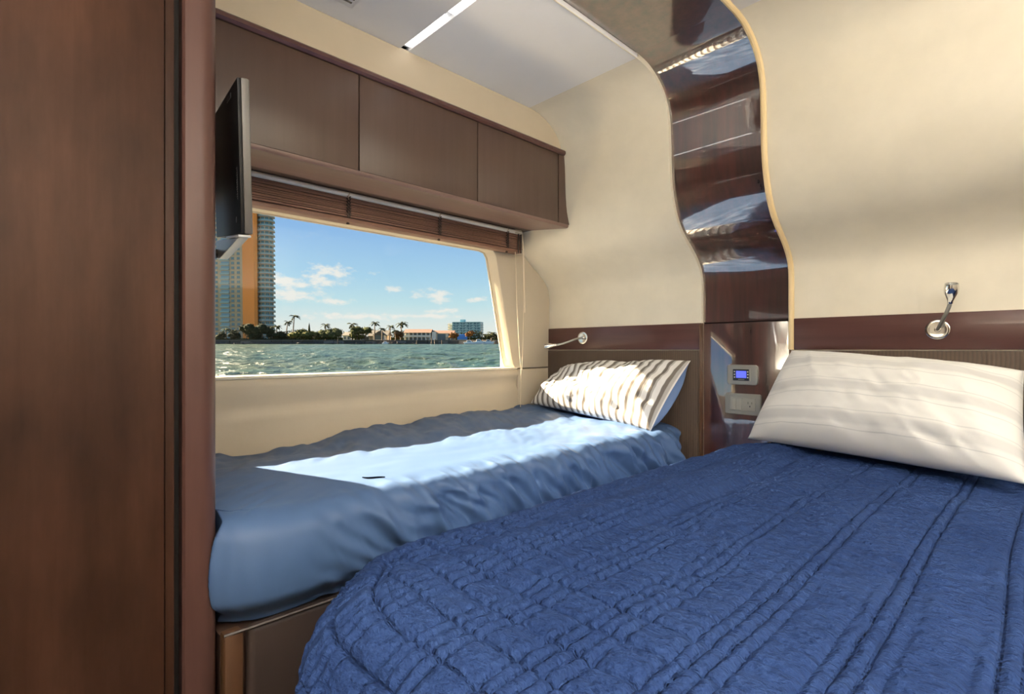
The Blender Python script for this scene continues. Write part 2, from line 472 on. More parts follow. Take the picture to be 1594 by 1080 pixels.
def sheet(x0, x1, front, back, nx=2):
    """solid sheet between two profiles, from x0 to x1"""
    mb = MB(); xs = np.linspace(x0, x1, nx); n = len(front)
    F_ = np.array([[(x, y, z) for (z, y) in front] for x in xs]); B_ = np.array([[(x, y, z) for (z, y) in back] for x in xs])
    mb.grid(F_); mb.grid(B_)
    o = nx * n
    for i in (0, nx - 1):
        for j in range(n - 1): mb.f.append((i * n + j, i * n + j + 1, o + i * n + j + 1, o + i * n + j))
    for j in (0, n - 1):
        for i in range(nx - 1): mb.f.append((i * n + j, (i + 1) * n + j, o + (i + 1) * n + j, o + i * n + j))
    return mb


XL = -.923; XM = -.610                   # edges of the column between the two cream panels
wh = sempty('wall_head', (0, YH, ZF), 'cream leather head wall swelling out in a wave above both bunks', 'wall')
sheet(XH - .06, XL, off_prof(0, -1.1, 1), off_prof(.02, -1.1, 1)).build('leather_panel', 'cream_leather', wh, smooth=True)
sheet(XM, XR + .05, off_prof(0, -1.1, 1), off_prof(.02, -1.1, 1)).build('leather_panel', 'cream_leather', wh, smooth=True)
MB().box(XH - .1, XR + .1, 1.96, 2.02, ZF - .05, ZC + .1).build('backing_board', 'dark_gap', wh)

# lacquered column: lower board, upper wavy board and the part that runs on along the ceiling
col = thing('veneer_column', (-.77, 1.91, ZF), 'glossy dark veneer column curving up the wall onto the ceiling', 'wall panel')
REC = .016
lowf = [(ZF, YH + REC), (-.4, YH + REC), (.098, YH + REC)]; lowb = [(z, y + .02) for z, y in lowf]
sheet(XL, XM, lowf, lowb).build('lower_board', 'lacquer_veneer', col, bevel=.0015)
up = [(.102, YH + REC)] + off_prof(REC, .12, 1.0); upb = [(.102, YH + REC + .02)] + off_prof(REC + .02, .12, 1.0)
sheet(XL, XM, up, upb).build('upper_board', 'lacquer_veneer', col, smooth=True)
MB().box(XL, XM, YA, 1.452, ZC + REC, ZC + REC + .02).build('ceiling_board', 'lacquer_veneer', col)

# piping along the right edge of the column, thin rim on the left edge
pp = [(XM + .004, y - .004, z) for z, y in PS if z > -.01] + [(XM + .004, YA, ZC - .004)]
o = MB().tube(pp, .0088, 10).build('trim_1', 'gold_piping', None, smooth=True); struct(o, 'cream gold piping along the right edge of the glossy column', 'trim')
pp = [(XL - .002, y + .001, z) for z, y in PS if z > .11] + [(XL - .002, YA, ZC - .001)]
o = MB().tube(pp, .0016, 8).build('trim_2', 'cream_leather', None, smooth=True); struct(o, 'thin cream edging along the left edge of the glossy column', 'trim')

# wood bands and ribbed headboards
o = MB().box(XH, XL, YH - .007, YH + .005, .0, .101).build('trim_3', 'band_wood', None, bevel=.002); struct(o, 'purple brown wood band above the narrow bunk headboard', 'trim')
o = MB().box(XM + .012, XR, YH - .007, YH + .005, .0, .104).build('trim_4', 'band_wood', None, bevel=.002); struct(o, 'red brown wood band above the double bed headboard', 'trim')
hb = thing('headboard', (-1.3, 1.88, -.5), 'dark brown headboard behind the narrow-striped pillow of the single bunk', 'headboard', 'ribbed cloth headboards')
MB().box(XH, XL - .004, YH - .012, YH - .0005, -.62, -.003).build('ribbed_panel', 'ribbed_cloth', hb, bevel=.005)
MB().box(XL - .0035, XL + .0006, YH - .014, YH + .0155, -.62, .1005).build('edge_strip', 'post_wood', hb, bevel=.001)
hb = thing('headboard', (.2, 1.88, -.5), 'ribbed brown cloth headboard behind the big white pillow', 'headboard', 'ribbed cloth headboards')
MB().box(XM + .012, XR, YH - .012, YH - .0005, -.62, -.003).build('ribbed_panel', 'ribbed_cloth', hb, bevel=.005)
MB().box(XM, XM + .012, YH - .016, YH - .0005, -.62, -.001).build('edge_strip', 'post_wood', hb, bevel=.001)

# ceiling
ce = sempty('ceiling', (0, .4, ZC), 'white vinyl ceiling of separate panels', 'ceiling')
SEAM = .888
MB().box(-1.72, XL, SEAM + .014, 1.46, ZC, ZC + .016).build('ceiling_panel', 'ceiling_vinyl', ce, bevel=.003)
MB().box(-1.72, XL, YA, SEAM - .014, ZC - .002, ZC + .016).build('ceiling_panel', 'ceiling_vinyl', ce, bevel=.003)
MB().box(XM, XR + .05, YA, 1.46, ZC, ZC + .016).build('ceiling_panel', 'ceiling_vinyl', ce, bevel=.003)
MB().box(-1.9, XR + .1, YA - .1, 2.02, ZC + .045, ZC + .09).build('deckhead', 'dark_gap', ce)
cl = thing('ceiling_light', (-1.2, SEAM, ZC), 'slim white light strip set in the seam of the ceiling', 'light')
MB().box(-1.405, XL - .01, SEAM - .016, SEAM + .016, ZC + .012, ZC + .02).build('channel', 'white_paint', cl)
MB().box(-1.385, -1.19, SEAM - .011, SEAM + .009, ZC + .002, ZC + .012).build('diffuser', 'led_strip', cl, bevel=.002)
MB().box(-1.165, XL - .03, SEAM - .013, SEAM + .009, ZC + .002, ZC + .012).build('diffuser', 'led_strip', cl, bevel=.002)
# air grille on the ceiling, mostly above the frame
vt = thing('ceiling_vent', (-1.2, .47, ZC), 'grey slotted air vent on the white ceiling near the cabinet', 'vent')
MB().box(-1.328, -1.15, .45, .675, ZC - .005, ZC - .0021).build('vent_frame', 'ceiling_vinyl', vt, bevel=.002)
for i in range(9):
    MB().box(-1.309 + i * .017, -1.303 + i * .017, .47, .662, ZC - .0065, ZC - .0045).build('slot', 'tv_edge', vt)
# fill spotlights added in the ceiling, out of view
FILL_SPOT_LABEL = ['added fill spotlight over the head of the double bed', 'added fill spotlight over the middle of the double bed', 'added fill spotlight just behind the camera', 'added fill spotlight in the corner by the cabin door']
for i, (x, y) in enumerate(FILL_SPOTS):
    dl = thing('fill_spot', (x, y, ZC), FILL_SPOT_LABEL[i], 'light', 'added fill spotlights out of view')
    Mt = Matrix.Translation((x, y, ZC - .006))
    MB().lathe([(.052, 0), (.052, .006), (.038, .006), (.038, 0)], 24, Mt).build('bezel', 'chrome', dl, smooth=True)
    MB().lathe([(.001, .0035), (.037, .0035), (.037, .005), (.001, .005)], 24, Mt).build('lens', 'fill_spot_glow', dl)

# floor, midships wall and aft wall
fl = MB().box(-1.9, XR + .1, YA - .1, 2.0, ZF - .05, ZF).build('floor', 'floor_wood'); struct(fl, 'dark wood cabin floor', 'floor')
wr = sempty('wall_right', (XR, .4, ZF), 'cream leather midships wall', 'wall')
MB().box(XR, XR + .05, YA - .05, 2.0, ZF, ZC + .05).build('leather_panel', 'cream_leather', wr)
wa = sempty('wall_aft', (0, YA, ZF), 'cream aft wall of the cabin', 'wall')
MB().box(-1.9, XR + .05, YA - .05, YA, ZF, ZC + .05).build('leather_panel', 'cream_leather', wa)
d1 = sempty('door_1', (.3, YA, ZF), 'dark wood cabin door behind the camera', 'door')
MB().box(-.05, .65, YA, YA + .03, ZF, .80).build('door_leaf', 'wardrobe_wood', d1, bevel=.003)
MB().tube([(.0, YA + .03, -.05), (.0, YA + .08, -.05), (.12, YA + .08, -.05)], .008, 10).build('door_handle', 'chrome', d1, smooth=True)
# shelves added out of view to hide the fill lamps
o = MB().box(XR - .14, XR, -.9, 1.60, .44, .465).box(XR - .14, XR - .13, -.9, 1.60, .465, .50).build('added_shelf_midships', 'cream_leather', None); struct(o, 'added shelf hiding a fill lamp on the midships wall', 'trim')
o = MB().box(-.88, XR - .14, YA, YA + .13, .44, .465).box(-.88, XR - .14, YA + .12, YA + .13, .465, .50).build('added_shelf_aft', 'cream_leather', None); struct(o, 'added shelf hiding a fill lamp on the aft wall', 'trim')

# ------------------------------------------------------------------ hull side: liner, window
wl = sempty('wall_left', (XH, 1, ZF), 'cream leather hull liner around the cabin window', 'wall')
ZS = -.085                                # sill line
hole = [(.285, ZS), (.285, .40), (.297, .428), (.32, .440), (1.50, .440), (1.528, .434), (1.545, .41), (1.640, ZS + .05), (1.650, ZS + .018), (1.662, ZS)]
poly = [(.2, ZS), (.2, ZC), (1.60, ZC)] + [(y + .02, z) for z, y in reversed(PS) if -.08 < z < .92] + [(YH + .02, ZS)]
# C-shaped upper panel: outline up the aft side, over the top, down the head wall, back along the opening
up_poly = poly + hole[::-1]
MB().prism(up_poly, 'x', XH - .075, XH).build('liner_panel', 'cream_liner', wl, bevel=.006, seg=3)
MB().prism([(1.682, ZF), (1.682, ZS - .004), (YH + .02, ZS - .004), (YH + .02, ZF)], 'x', XH - .07, XH - .001).build('liner_panel', 'cream_liner', wl, bevel=.004)
# lower panel with its padded step
lp = MB()
ys = np.linspace(.255, 1.678, 60)
prof = [(XH - .07, ZS - .004), (XH - .004, ZS - .004), (XH + .002, ZS - .012), (XH + .003, ZS - .03), (XH - .004, ZS - .055), (XH - .010, ZS - .080),
        (XH - .010, ZS - .098), (XH - .003, ZS - .110), (XH - .001, ZS - .13), (XH - .001, -.45), (XH - .001, ZF), (XH - .07, ZF)]
G = np.zeros((len(ys), len(prof), 3))
for i, y in enumerate(ys):
    for j, (x, z) in enumerate(prof):
        dz = (.022 * (y - .9) if 3 < j < 9 else 0)
        G[i, j] = (x, y, z + dz)
lp.grid(G); n_ = len(prof); lp.f.append(tuple(range(n_))); lp.f.append(tuple((len(ys) - 1) * n_ + k for k in range(n_)))
lp.build('lower_panel', 'cream_liner', wl, smooth=True, angle=50)
MB().box(XH - .12, XH - .079, YA, 2.0, ZF, ZS - .01).box(XH - .12, XH - .079, YA, .24, ZS - .01, ZC + .05).box(XH - .12, XH - .079, 1.68, 2.0, ZS - .01, ZC + .05).box(XH - .12, XH - .079, .24, 1.68, .47, ZC + .05).build('hull_skin', 'boat_white', wl)
w1 = sempty('window_1', (XH - .06, .97, ZS), 'wide cabin window looking over the water', 'window')
MB().box(XH - .074, XH + .004, .262, 1.675, ZS - .006, ZS + .004).build('window_sill', 'cream_leather', w1, bevel=.004, seg=3)
MB().prism([(y, z) for y, z in hole], 'x', XH - .066, XH - .062).build('pane', 'glass', w1)
gs = MB()
for a, b_ in zip(hole, hole[1:] + hole[:1]):
    A = Vector((XH - .064, a[0], a[1])); B = Vector((XH - .064, b_[0], b_[1])); gs.tube([A, B], .005, 6)
gs.build('gasket', 'cream_liner', w1)
# cream fascia between cabinet and ceiling
o = MB().prism([(y, z) for y, z in [(.255, .80), (.255, ZC + .002), (1.44, ZC + .002)] + [(y + .004, z) for z, y in reversed(PS) if .805 < z < .935] + [(1.646, .80)]], 'x', -1.60, -1.404).build('trim_7', 'cream_liner', None)
struct(o, 'cream fascia strip between the overhead cabinet and the ceiling', 'trim')
# unseen overhang added outside above the window to cut off the sun patch
o = MB().box(-2.43, XH - .12, -3.0, 5.0, .70, .78).build('added_sun_overhang', 'boat_white', None, bevel=.01); struct(o, 'white overhang added outside above the window to cut the sun', 'deck')

# ------------------------------------------------------------------ wardrobe and partition on the left
wd = thing('wardrobe', (-1.3, -.3, ZF), 'tall mottled brown wood wardrobe filling the left edge', 'wardrobe')
MB().box(-1.72, -.975, YA + .002, .174, ZF, ZC - .004).build('carcass', 'wardrobe_wood', wd)
MB().box(-.975, -.957, YA + .01, .1735, ZF + .08, ZC - .01).build('door', 'wardrobe_wood', wd, bevel=.002)
MB().box(-.995, -.966, .1755, .188, ZF, ZC - .004).build('edge_stile', 'wardrobe_wood', wd, bevel=.001)
MB().box(-.975, -.957, YA + .01, .1735, ZF, ZF + .076).build('plinth', 'wardrobe_wood', wd, bevel=.002)
wp = sempty('wall_partition', (-1.35, .22, ZF), 'brown wood partition with a rounded end at the foot of the bunk', 'wall')
pl = []
r = .030
x1 = -.976; y0, y1 = .2015, .256
pl = [(-1.77, y0), (x1 - .004, y0), (x1, y0 + .004)] + [(x1 - r + r * math.cos(a), y1 - r + r * math.sin(a)) for a in np.linspace(0, math.pi / 2, 10)] + [(-1.77, y1)]
MB().prism(pl, 'z', ZF, ZC - .001).build('rounded_post', 'pillar_wood', wp, smooth=True, angle=40)
MB().box(-1.77, -1.0, .1755, .201, ZF, ZC - .001).build('shadow_gap', 'dark_gap', wp)

# ------------------------------------------------------------------ overhead cabinet
XF = -1.394
oc = thing('overhead_cabinet', (-1.55, 1.0, .517), 'brown overhead cabinet with three flat doors above the window', 'cabinet')
YC0, YC1 = .262, 1.648
# wall side end follows the wave of the head wall
def wave_y(z):
    for (za, ya), (zb, yb) in zip(PS, PS[1:]):
        if za <= z <= zb: return ya + (yb - ya) * (z - za) / max(zb - za, 1e-6)
    return YH
endp = [(wave_y(z) - .002, z) for z in np.linspace(.53, .80, 10)]
MB().prism([(YC0, .53), (YC0, .80)] + [(y, z) for y, z in endp[::-1]], 'x', XH + .004, XF - .018).build('body', 'cabinet_wood', oc)
dy = [(YC0 + .02, .7285), (.7315, 1.1785), (1.1815, 1.608)]
for a, b_ in dy:
    MB().box(XF - .017, XF, a, b_, .519, .797).build('door', 'cabinet_wood', oc, bevel=.002)
MB().prism([(1.611, .519), (1.611, .797)] + [(wave_y(z) - .001, z) for z in np.linspace(.797, .519, 12)], 'x', XF - .017, XF + .001).build('end_stile', 'cabinet_wood', oc)
MB().prism([(XF - .03, .797), (XF + .006, .797), (XF + .012, .803), (XF + .012, .812), (XF + .006, .818), (XF - .03, .818)], 'y', YC0, wave_y(.808) - .001).build('top_moulding', 'band_wood', oc, smooth=True, angle=25)
# underside with bounce light in its paler colour, rising slightly, rounded nose
ud = [(XF - .001, .519), (XF - .001, .512), (XF - .005, .507), (XF - .012, .506), (-1.62, .532), (XH + .008, .540), (XH + .008, .548), (XF - .012, .52)]
MB().prism(ud, 'y', YC0, wave_y(.52) - .004).build('underside', 'cabinet_wood_lit', oc, smooth=True, angle=40)

# ------------------------------------------------------------------ blind
XB = -1.664
bl = thing('window_blind', (XB, 1.0, .43), 'raised brown wooden slat blind along the top of the window', 'blind')
BY0, BY1 = .29, 1.652
MB().box(XB - .022, XB + .008, BY0, BY1, .513, .534).build('headrail', 'blind_wood', bl, bevel=.002)
rod_ = MB().tube([(XB + .022, BY0 + .02, .522), (XB + .022, BY1 - .01, .519)], .0085, 12).build('tilt_rod', 'blind_cream', bl, smooth=True)
rnd = random.Random(2)
me = MB().box(-.020, .020, -.5 * (BY1 - BY0), .5 * (BY1 - BY0), -.0019, .0019).mesh('slat', 'blind_wood', bevel=.0006, seg=1)
for i in range(14):
    s = link('slat', me, bl); s.location = Vector((XB + rnd.uniform(-.003, .003), .5 * (BY0 + BY1) + rnd.uniform(-.002, .002), .4475 + i * .0048)) - bl.location
    s.matrix_parent_inverse = Matrix(); s.rotation_euler = (0, rnd.uniform(-.05, .05), 0)
br_ = MB().box(XB - .020, XB + .021, BY0, BY1 - .004, .4295, .444).build('bottom_rail', 'blind_wood', bl, bevel=.003)
for y in (.445, .8206, 1.196, 1.557):
    c = MB()
    for k in range(7):
        z = .444 + k * .0105
        c.tube([(XB + .0235, y - .006, z), (XB + .0275, y + .004, z + .006), (XB + .0235, y + .007, z + .011)], .0022, 6)
        c.tube([(XB + .0235, y + .006, z), (XB + .0275, y - .004, z + .006), (XB + .0235, y - .007, z + .011)], .0022, 6)
    c.build('ladder_cord', 'cord_dark', bl)
    MB().lathe([(.001, 0), (.005, .001), (.0055, .005), (.001, .008)], 10, Matrix.Translation((XB + .018, y, .4215))).build('cord_stop', 'cord_dark', br_, smooth=True)
    MB().tube([(XB + .021, y, .507), (XB + .029, y - .004, .514), (XB + .0295, y, .522), (XB + .022, y + .004, .531), (XB + .006, y, .532)], .0028, 6).build('rod_clip', 'cord_cream', rod_, smooth=True)
for y in (.94, 1.50):
    MB().box(XB + .004, XB + .016, y - .014, y + .014, .532, .5375).build('fixing_clip', 'white_paint', bl, bevel=.001)
# cord lock end with three cords
MB().box(XB + .010, XB + .030, BY1 - .055, BY1 - .012, .512, .530).build('cord_lock', 'cord_cream', bl, bevel=.003)
for dy_ in (.030, .014):
    MB().tube([(XB + .025, BY1 - dy_, .515), (XB + .0255, BY1 - dy_ - .001, .47), (XB + .0255, BY1 - dy_, .428)], .003, 6).build('ladder_cord', 'cord_dark', bl)
MB().tube([(XB + .028, BY1 - .052, .43), (XB + .026, BY1 - .040, .20), (XB + .022, BY1 - .020, -.01), (XB + .020, BY1 - .008, -.094), (XB + .014, BY1 - .005, -.24), (XB + .012, BY1 - .004, -.262)], .0017, 6).build('pull_cord', 'cord_cream', bl, smooth=True)
MB().tube([(XB + .030, BY1 - .004, .44), (XB + .026, BY1 + .002, .20), (XB + .022, BY1 + .001, .0), (XB + .018, BY1 - .001, -.09)], .0012, 6).build('pull_cord', 'cord_cream', bl, smooth=True)
MB().tube([(XB + .032, BY1 - .012, .512), (XB + .034, BY1 - .006, .40), (XB + .034, BY1 + .002, .165)], .0038, 8).build('tilt_wand', 'cord_cream', bl, smooth=True)

# ------------------------------------------------------------------ television on the partition
tvd = .95
Bp = ray(375, 363) * tvd
D = Vector((-.975, .135, .15)).normalized(); E_ = Vector((0, 0, 1)) - D * D.z; E_.normalize()
tl = .055; E_ = (E_ + Vector((.05, -tl, 0))); E_ = (E_ - D * E_.dot(D)).normalized(); Nn = E_.cross(D).normalized()
if Nn.y > 0: Nn = -Nn                    # Nn faces the camera: the back of the set
tv = thing('television', Bp, 'thin black television seen from behind beside the wood post', 'television')
def TV(a, b_, n): return Bp + D * a + E_ * b_ + Nn * n
MT = Matrix((( D.x, E_.x, Nn.x, Bp.x), (D.y, E_.y, Nn.y, Bp.y), (D.z, E_.z, Nn.z, Bp.z), (0, 0, 0, 1)))
TH = .268; TW = .345
bc_ = MB().box(0, TW, 0, TH, -.006, 0, MT).build('back_cover', 'tv_black', tv, bevel=.002)
MB().box(-.001, TW + .001, -.001, TH + .001, -.020, -.0062, MT).build('bezel', 'tv_edge', tv, bevel=.003)
MB().box(.012, TW - .012, .014, TH - .012, -.0215, -.0202, MT).build('screen', 'tv_black', tv)
pr = MB()
for k in range(14):
    pr.box(.020, .0255, .062 + k * .0042, .0645 + k * .0042, .0002, .0006, MT)
    if k % 3: pr.box(.027, .0315, .062 + k * .0042, .0635 + k * .0042, .0002, .0006, MT)
tag(pr.build('print', 'tv_print', bc_), kind='stuff')
MB().lathe([(.001, .0), (.006, .0), (.005, .0008), (.001, .0008)], 14, MT @ Matrix.Translation((.045, .026, 0))).build('emblem', 'tv_print', bc_)
MB().box(.07, .12, .25, .258, 0, .0006, MT).build('print', 'tv_print', bc_)
mr_ = MB().box(.005, .16, -.007, -.002, -.018, .004, MT); mr_.build('mount_plate', 'bracket_white', tv, bevel=.002)
p0 = TV(.02, -.012, -.004); p1 = Vector((-1.23, .258, .135))
MB().prism([(.015, -.0075), (.34, -.0075), (.34, -.050), (.29, -.050)], 'z', -.016, .002, MT).build('mount_arm', 'bracket_white', tv, bevel=.002)
MB().box(-1.40, -1.30, .2565, .262, .12, .26).build('wall_plate', 'tv_edge', tv, bevel=.002)
MB().tube([(-1.35, .262, .20), (-1.35, .30, .205), TV(.325, -.035, -.007)], .010, 10).build('mount_joint', 'tv_edge', tv, smooth=True)

# ------------------------------------------------------------------ cloth over a box
def drape(x0, x1, y0, y1, ztop, r, R, drop, nx, ny, over, bulge=0.0, flare=0.0, disp=None, deform=None):
    """cloth laid over a rounded box. x0..y1: outermost plan; r: edge rounding; R: corner radius in plan"""
    R = max(R, r); cx0, cx1, cy0, cy1 = x0 + R, x1 - R, y0 + R, y1 - R
    L = drop - r + r * math.pi / 2
    ax = np.linspace(x0 + r - L * over[0], x1 - r + L * over[1], nx); ay = np.linspace(y0 + r - L * over[2], y1 - r + L * over[3], ny)
    A, B = np.meshgrid(ax, ay, indexing='ij')
    CX = np.clip(A, cx0, cx1); CY = np.clip(B, cy0, cy1)
    dx, dy_ = A - CX, B - CY
    # a cloth corner reaches as far along the diagonal as along the sides
    q = np.hypot(dx, dy_); qq = np.maximum(q, 1e-9); nx_, ny_ = dx / qq, dy_ / qq
    lim = R - r
    mxd = np.maximum(np.abs(dx), np.abs(dy_))
    dist = np.where(q > 0, np.minimum(q, lim + np.maximum(mxd - lim, 0) * 1.0 + 0.0), 0)
    dist = np.where((np.abs(dx) > 0) & (np.abs(dy_) > 0), np.minimum(q, np.maximum(mxd, np.minimum(q, lim))), q)
    s = np.maximum(dist - lim, 0)
    th = np.minimum(s / r, math.pi / 2)
    off = np.where(s > 0, r * np.sin(th), 0); dz = np.where(s > 0, r * (1 - np.cos(th)), 0)
    ex = np.maximum(s - r * math.pi / 2, 0); dz = dz + ex; t = np.clip(dz / drop, 0, 1)
    off = off + bulge * (np.sin(math.pi * np.clip(t, 0, 1)) - 1.6 * sstep(.72, 1.0, t)) * np.where(s > 0, 1, 0) + flare * ex
    base = np.minimum(dist, lim)
    X = CX + nx_ * (base + off); Y = CY + ny_ * (base + off); Z = ztop - dz
    P = np.stack([X, Y, Z], -1)
    # normals for displacement
    up_ = np.cos(th); Nv = np.stack([nx_ * np.sin(th), ny_ * np.sin(th), up_], -1)
    if disp is not None: P = P + Nv * disp(A, B, X, Y, t, s)[..., None]
    if deform is not None: P = deform(P, A, B, t, s)
    return P, A, B


def cloth_mesh(name, P, A, B, mat, smooth=True):
    mb = MB(); mb.grid(P); me = bpy.data.meshes.new(name); me.from_pydata(mb.v, [], mb.f); me.update()
    bm = bmesh.new(); bm.from_mesh(me)
    up = sum((f.normal.z for f in bm.faces), 0)
    if up < 0: bmesh.ops.reverse_faces(bm, faces=bm.faces)
    for f in bm.faces: f.smooth = True
    uvl = bm.loops.layers.uv.new('UVMap'); AB = np.stack([A, B], -1).reshape(-1, 2)
    for f in bm.faces:
        for l in f.loops: l[uvl].uv = AB[l.vert.index]
    bm.to_mesh(me); bm.free(); me.materials.append(MATS[mat]); return me


# ------------------------------------------------------------------ single bunk
bb = thing('bunk_base', (-1.33, 1.0, ZF), 'brown padded base under the single bunk mattress', 'bed base')
MB().box(XH + .01, -.998, .262, 1.872, ZF, -.495).build('carcass', 'cabinet_wood', bb)
MB().box(-.998, -.972, .300, 1.872, ZF + .06, -.486).build('front_panel', 'padded_brown', bb, bevel=.014, seg=4)
MB().box(-1.0, -.970, .262, .292, ZF, -.487).build('corner_post', 'post_wood', bb, bevel=.004)
MB().tube([(-.975, .262, -.487), (-.968, .30, -.484), (-.968, 1.87, -.484)], .003, 6).build('piping', 'padded_brown', bb, smooth=True)


def sheet_disp(A, B, X, Y, t, s):
    front = sstep(-1.10, -.98, A)
    # falling folds on the front, leaning towards the head
    ph = Y * 1.0 - .25 * t
    w = vn(Y * 4.0, Y * 0 + 3.1) * .9
    f = np.sin((ph + .04 * fbm(Y * 5, t * 1.5, 2)) * 2 * math.pi * (9 + 0 * w)) * .5 + np.sin((ph * 1.0 + .05 * fbm(Y * 7, t * 2 + 4, 2)) * 2 * math.pi * 17.3) * .35
    f = f * .7 + 2.2 * fbm(Y * 13 - t * 1.6, t * .7 + 2, 3) - 1.1 * np.abs(fbm(Y * 24 - t * 2.4, t * .6 + 7, 2)) * 2
    env = sstep(.34, .60, Y) * (.25 + .75 * sstep(.0, .35, t)) * front
    d = .0165 * f * env * np.where(s > 0, 1, .0 + sstep(-1.06, -.99, A))
    # drips over the edge
    e = np.exp(-((A + .985) / .05) ** 2) * sstep(.5, .9, Y)
    d = d + .010 * e * (fbm(Y * 22, A * 4, 3))
    d = d + .020 * np.maximum(fbm(Y * 17 + .6 * t, t * .8 + 5, 3), -.1) * np.exp(-((t - .20) / .20) ** 2) * sstep(.55, .85, Y) * front
    # soft unevenness on the top
    d = d + .006 * fbm(X * 6 + 1, Y * 4, 3) * (1 - front)
    # bunching along the hull
    hull = sstep(-1.22, -1.56, X)
    d = d + hull * (.026 * fbm(Y * 5 + 1.5 * X, X * 3 + 3, 3) + .016 * fbm(Y * 11 + 4 * X, X * 5, 3) + .007 * fbm(Y * 30 + 12 * X, X * 9, 2))
    d = d + .013 * fbm(Y * 8 + 3 * X, X * 4 + 9, 3) * np.exp(-((X + 1.40) / .12) ** 2) + .010 * sstep(.9, 1.2, Y) * fbm(Y * 9 + X * 6, X * 7, 3)
    d = d - .004 * np.exp(-((Y - .33) / .1) ** 2) * fbm(X * 30 + Y * 24, X * 8, 2)
    return d


def sheet_def(P, A, B, t, s):
    X, Y, Z = P[..., 0], P[..., 1], P[..., 2]
    hull = sstep(-1.30, -1.66, X)
    Z = Z + hull * (-.012 + .038 * sstep(.45, 1.45, Y)) * (1 - t)
    Z = Z + .012 * sstep(1.0, 1.5, Y) * np.exp(-((X + 1.28) / .16) ** 2) * (1 - t)
    ymin = .222 + .044 * sstep(-.960, -1.0, X)
    Y = np.maximum(Y, ymin)
    X = np.maximum(X, XH + .003)
    return np.stack([X, Y, Z], -1)


P, A, B = drape(XH - .02, -.952, .205, 1.885, -.288, .042, .15, .196, 200, 560, (.3, 1.0, 1.0, .1), bulge=.022, disp=sheet_disp, deform=sheet_def)
P[..., 1] = np.minimum(P[..., 1], 1.878)
# tuck the lowest edge in under the mattress
me = cloth_mesh('mattress', P, A, B, 'blue_sheet')
mt = link('mattress', me); tag(mt, 'single mattress in a rumpled blue satin sheet under the window', 'mattress')
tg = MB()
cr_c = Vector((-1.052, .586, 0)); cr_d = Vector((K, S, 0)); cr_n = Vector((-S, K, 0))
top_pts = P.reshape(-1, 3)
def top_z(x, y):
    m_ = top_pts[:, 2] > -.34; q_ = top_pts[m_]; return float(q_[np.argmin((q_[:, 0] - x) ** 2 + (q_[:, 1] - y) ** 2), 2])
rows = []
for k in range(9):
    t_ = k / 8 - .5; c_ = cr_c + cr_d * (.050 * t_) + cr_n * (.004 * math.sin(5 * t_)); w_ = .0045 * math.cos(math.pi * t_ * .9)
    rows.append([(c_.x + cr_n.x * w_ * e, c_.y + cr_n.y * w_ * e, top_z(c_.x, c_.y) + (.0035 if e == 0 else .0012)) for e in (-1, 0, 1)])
tg.grid(np.array(rows)); tg.build('crease_shade', 'slit_shadow', mt, smooth=True)  # near-black strip laid on the sheet as the shade in a crease

# ------------------------------------------------------------------ double bed
db = thing('bed_base', (.0, 1.0, ZF), 'base of the double bed hidden beneath the blue quilt', 'bed base')
MB().box(-.66, .66, .40, 1.870, ZF, -.62).build('platform', 'cabinet_wood', db, bevel=.01)
MB().box(-.70, .70, .34, 1.875, -.62, -.335).build('mattress_block', 'white_paint', db, bevel=.04, seg=3)


def stitch(c, w): return np.exp(-(c / w) ** 2)


def quilt_disp(A, B, X, Y, t, s):
    d = np.zeros_like(A)
    wob = .004 * np.sin(B * 7.0)
    # long doubled stitch lines every 10 cm
    pitch = .104
    u = (A + .03 + wob) / pitch; c = (u - np.round(u)) * pitch
    lines = stitch(c - .009, .0034) + stitch(c + .009, .0034)
    d -= .0048 * lines
    # finer lines beside them and cross stitching, clearer near the foot and the bunk side
    fine = np.clip(sstep(.95, .45, B) + sstep(-.35, -.6, A), 0, 1)
    c2 = (u * 2 + .5 - np.round(u * 2 + .5)) * pitch / 2; d -= .0058 * stitch(c2, .0038) * fine
    v = (B + .004 * np.sin(A * 9.0)) / .052; c3 = (v - np.round(v)) * .052
    d -= .0066 * stitch(c3, .0038) * sstep(.85, .50, B) * sstep(-.05, -.45, A)
    # crinkles drawn together by the stitching
    pk = fbm(A * 26, B * 52, 3); pk2 = fbm(A * 70 + 7, B * 105 + 3, 2)
    d += (.0052 * pk + .0042 * pk2 + .0042 * np.abs(fbm(A * 22 + 5, B * 34 + 1, 2))) * (1 - .6 * np.clip(lines, 0, 1)) * (1 - .35 * fine)
    # body undulation
    d += .012 * fbm(A * 3.1 + 4, B * 2.3, 3) + .006 * fbm(A * 4, B * 11 + 3, 2)
    # long ridge towards the bunk side
    d -= .012 * stitch(A + .50 + .02 * fbm(B * 3, B * 0, 2), .016) * sstep(.55, .95, B)
    d += .008 * stitch(A + .57, .05)
    # drop folds
    d += .014 * np.sin(B * 26 + 3 * fbm(B * 3, t * 2, 2)) * sstep(.35, 1, t) * (A < -.6)
    return d


P, A, B = drape(-.768, .80, .225, 1.90, -.306, .10, .26, .46, 620, 680, (1.0, .4, 1.0, 0.0), flare=.06, disp=quilt_disp)
P[..., 1] = np.minimum(P[..., 1], 1.872)
me = cloth_mesh('quilt', P, A, B, 'quilt_cotton')
tag(link('quilt', me), 'crinkled navy blue stitched quilt spread over the double bed', 'quilt')


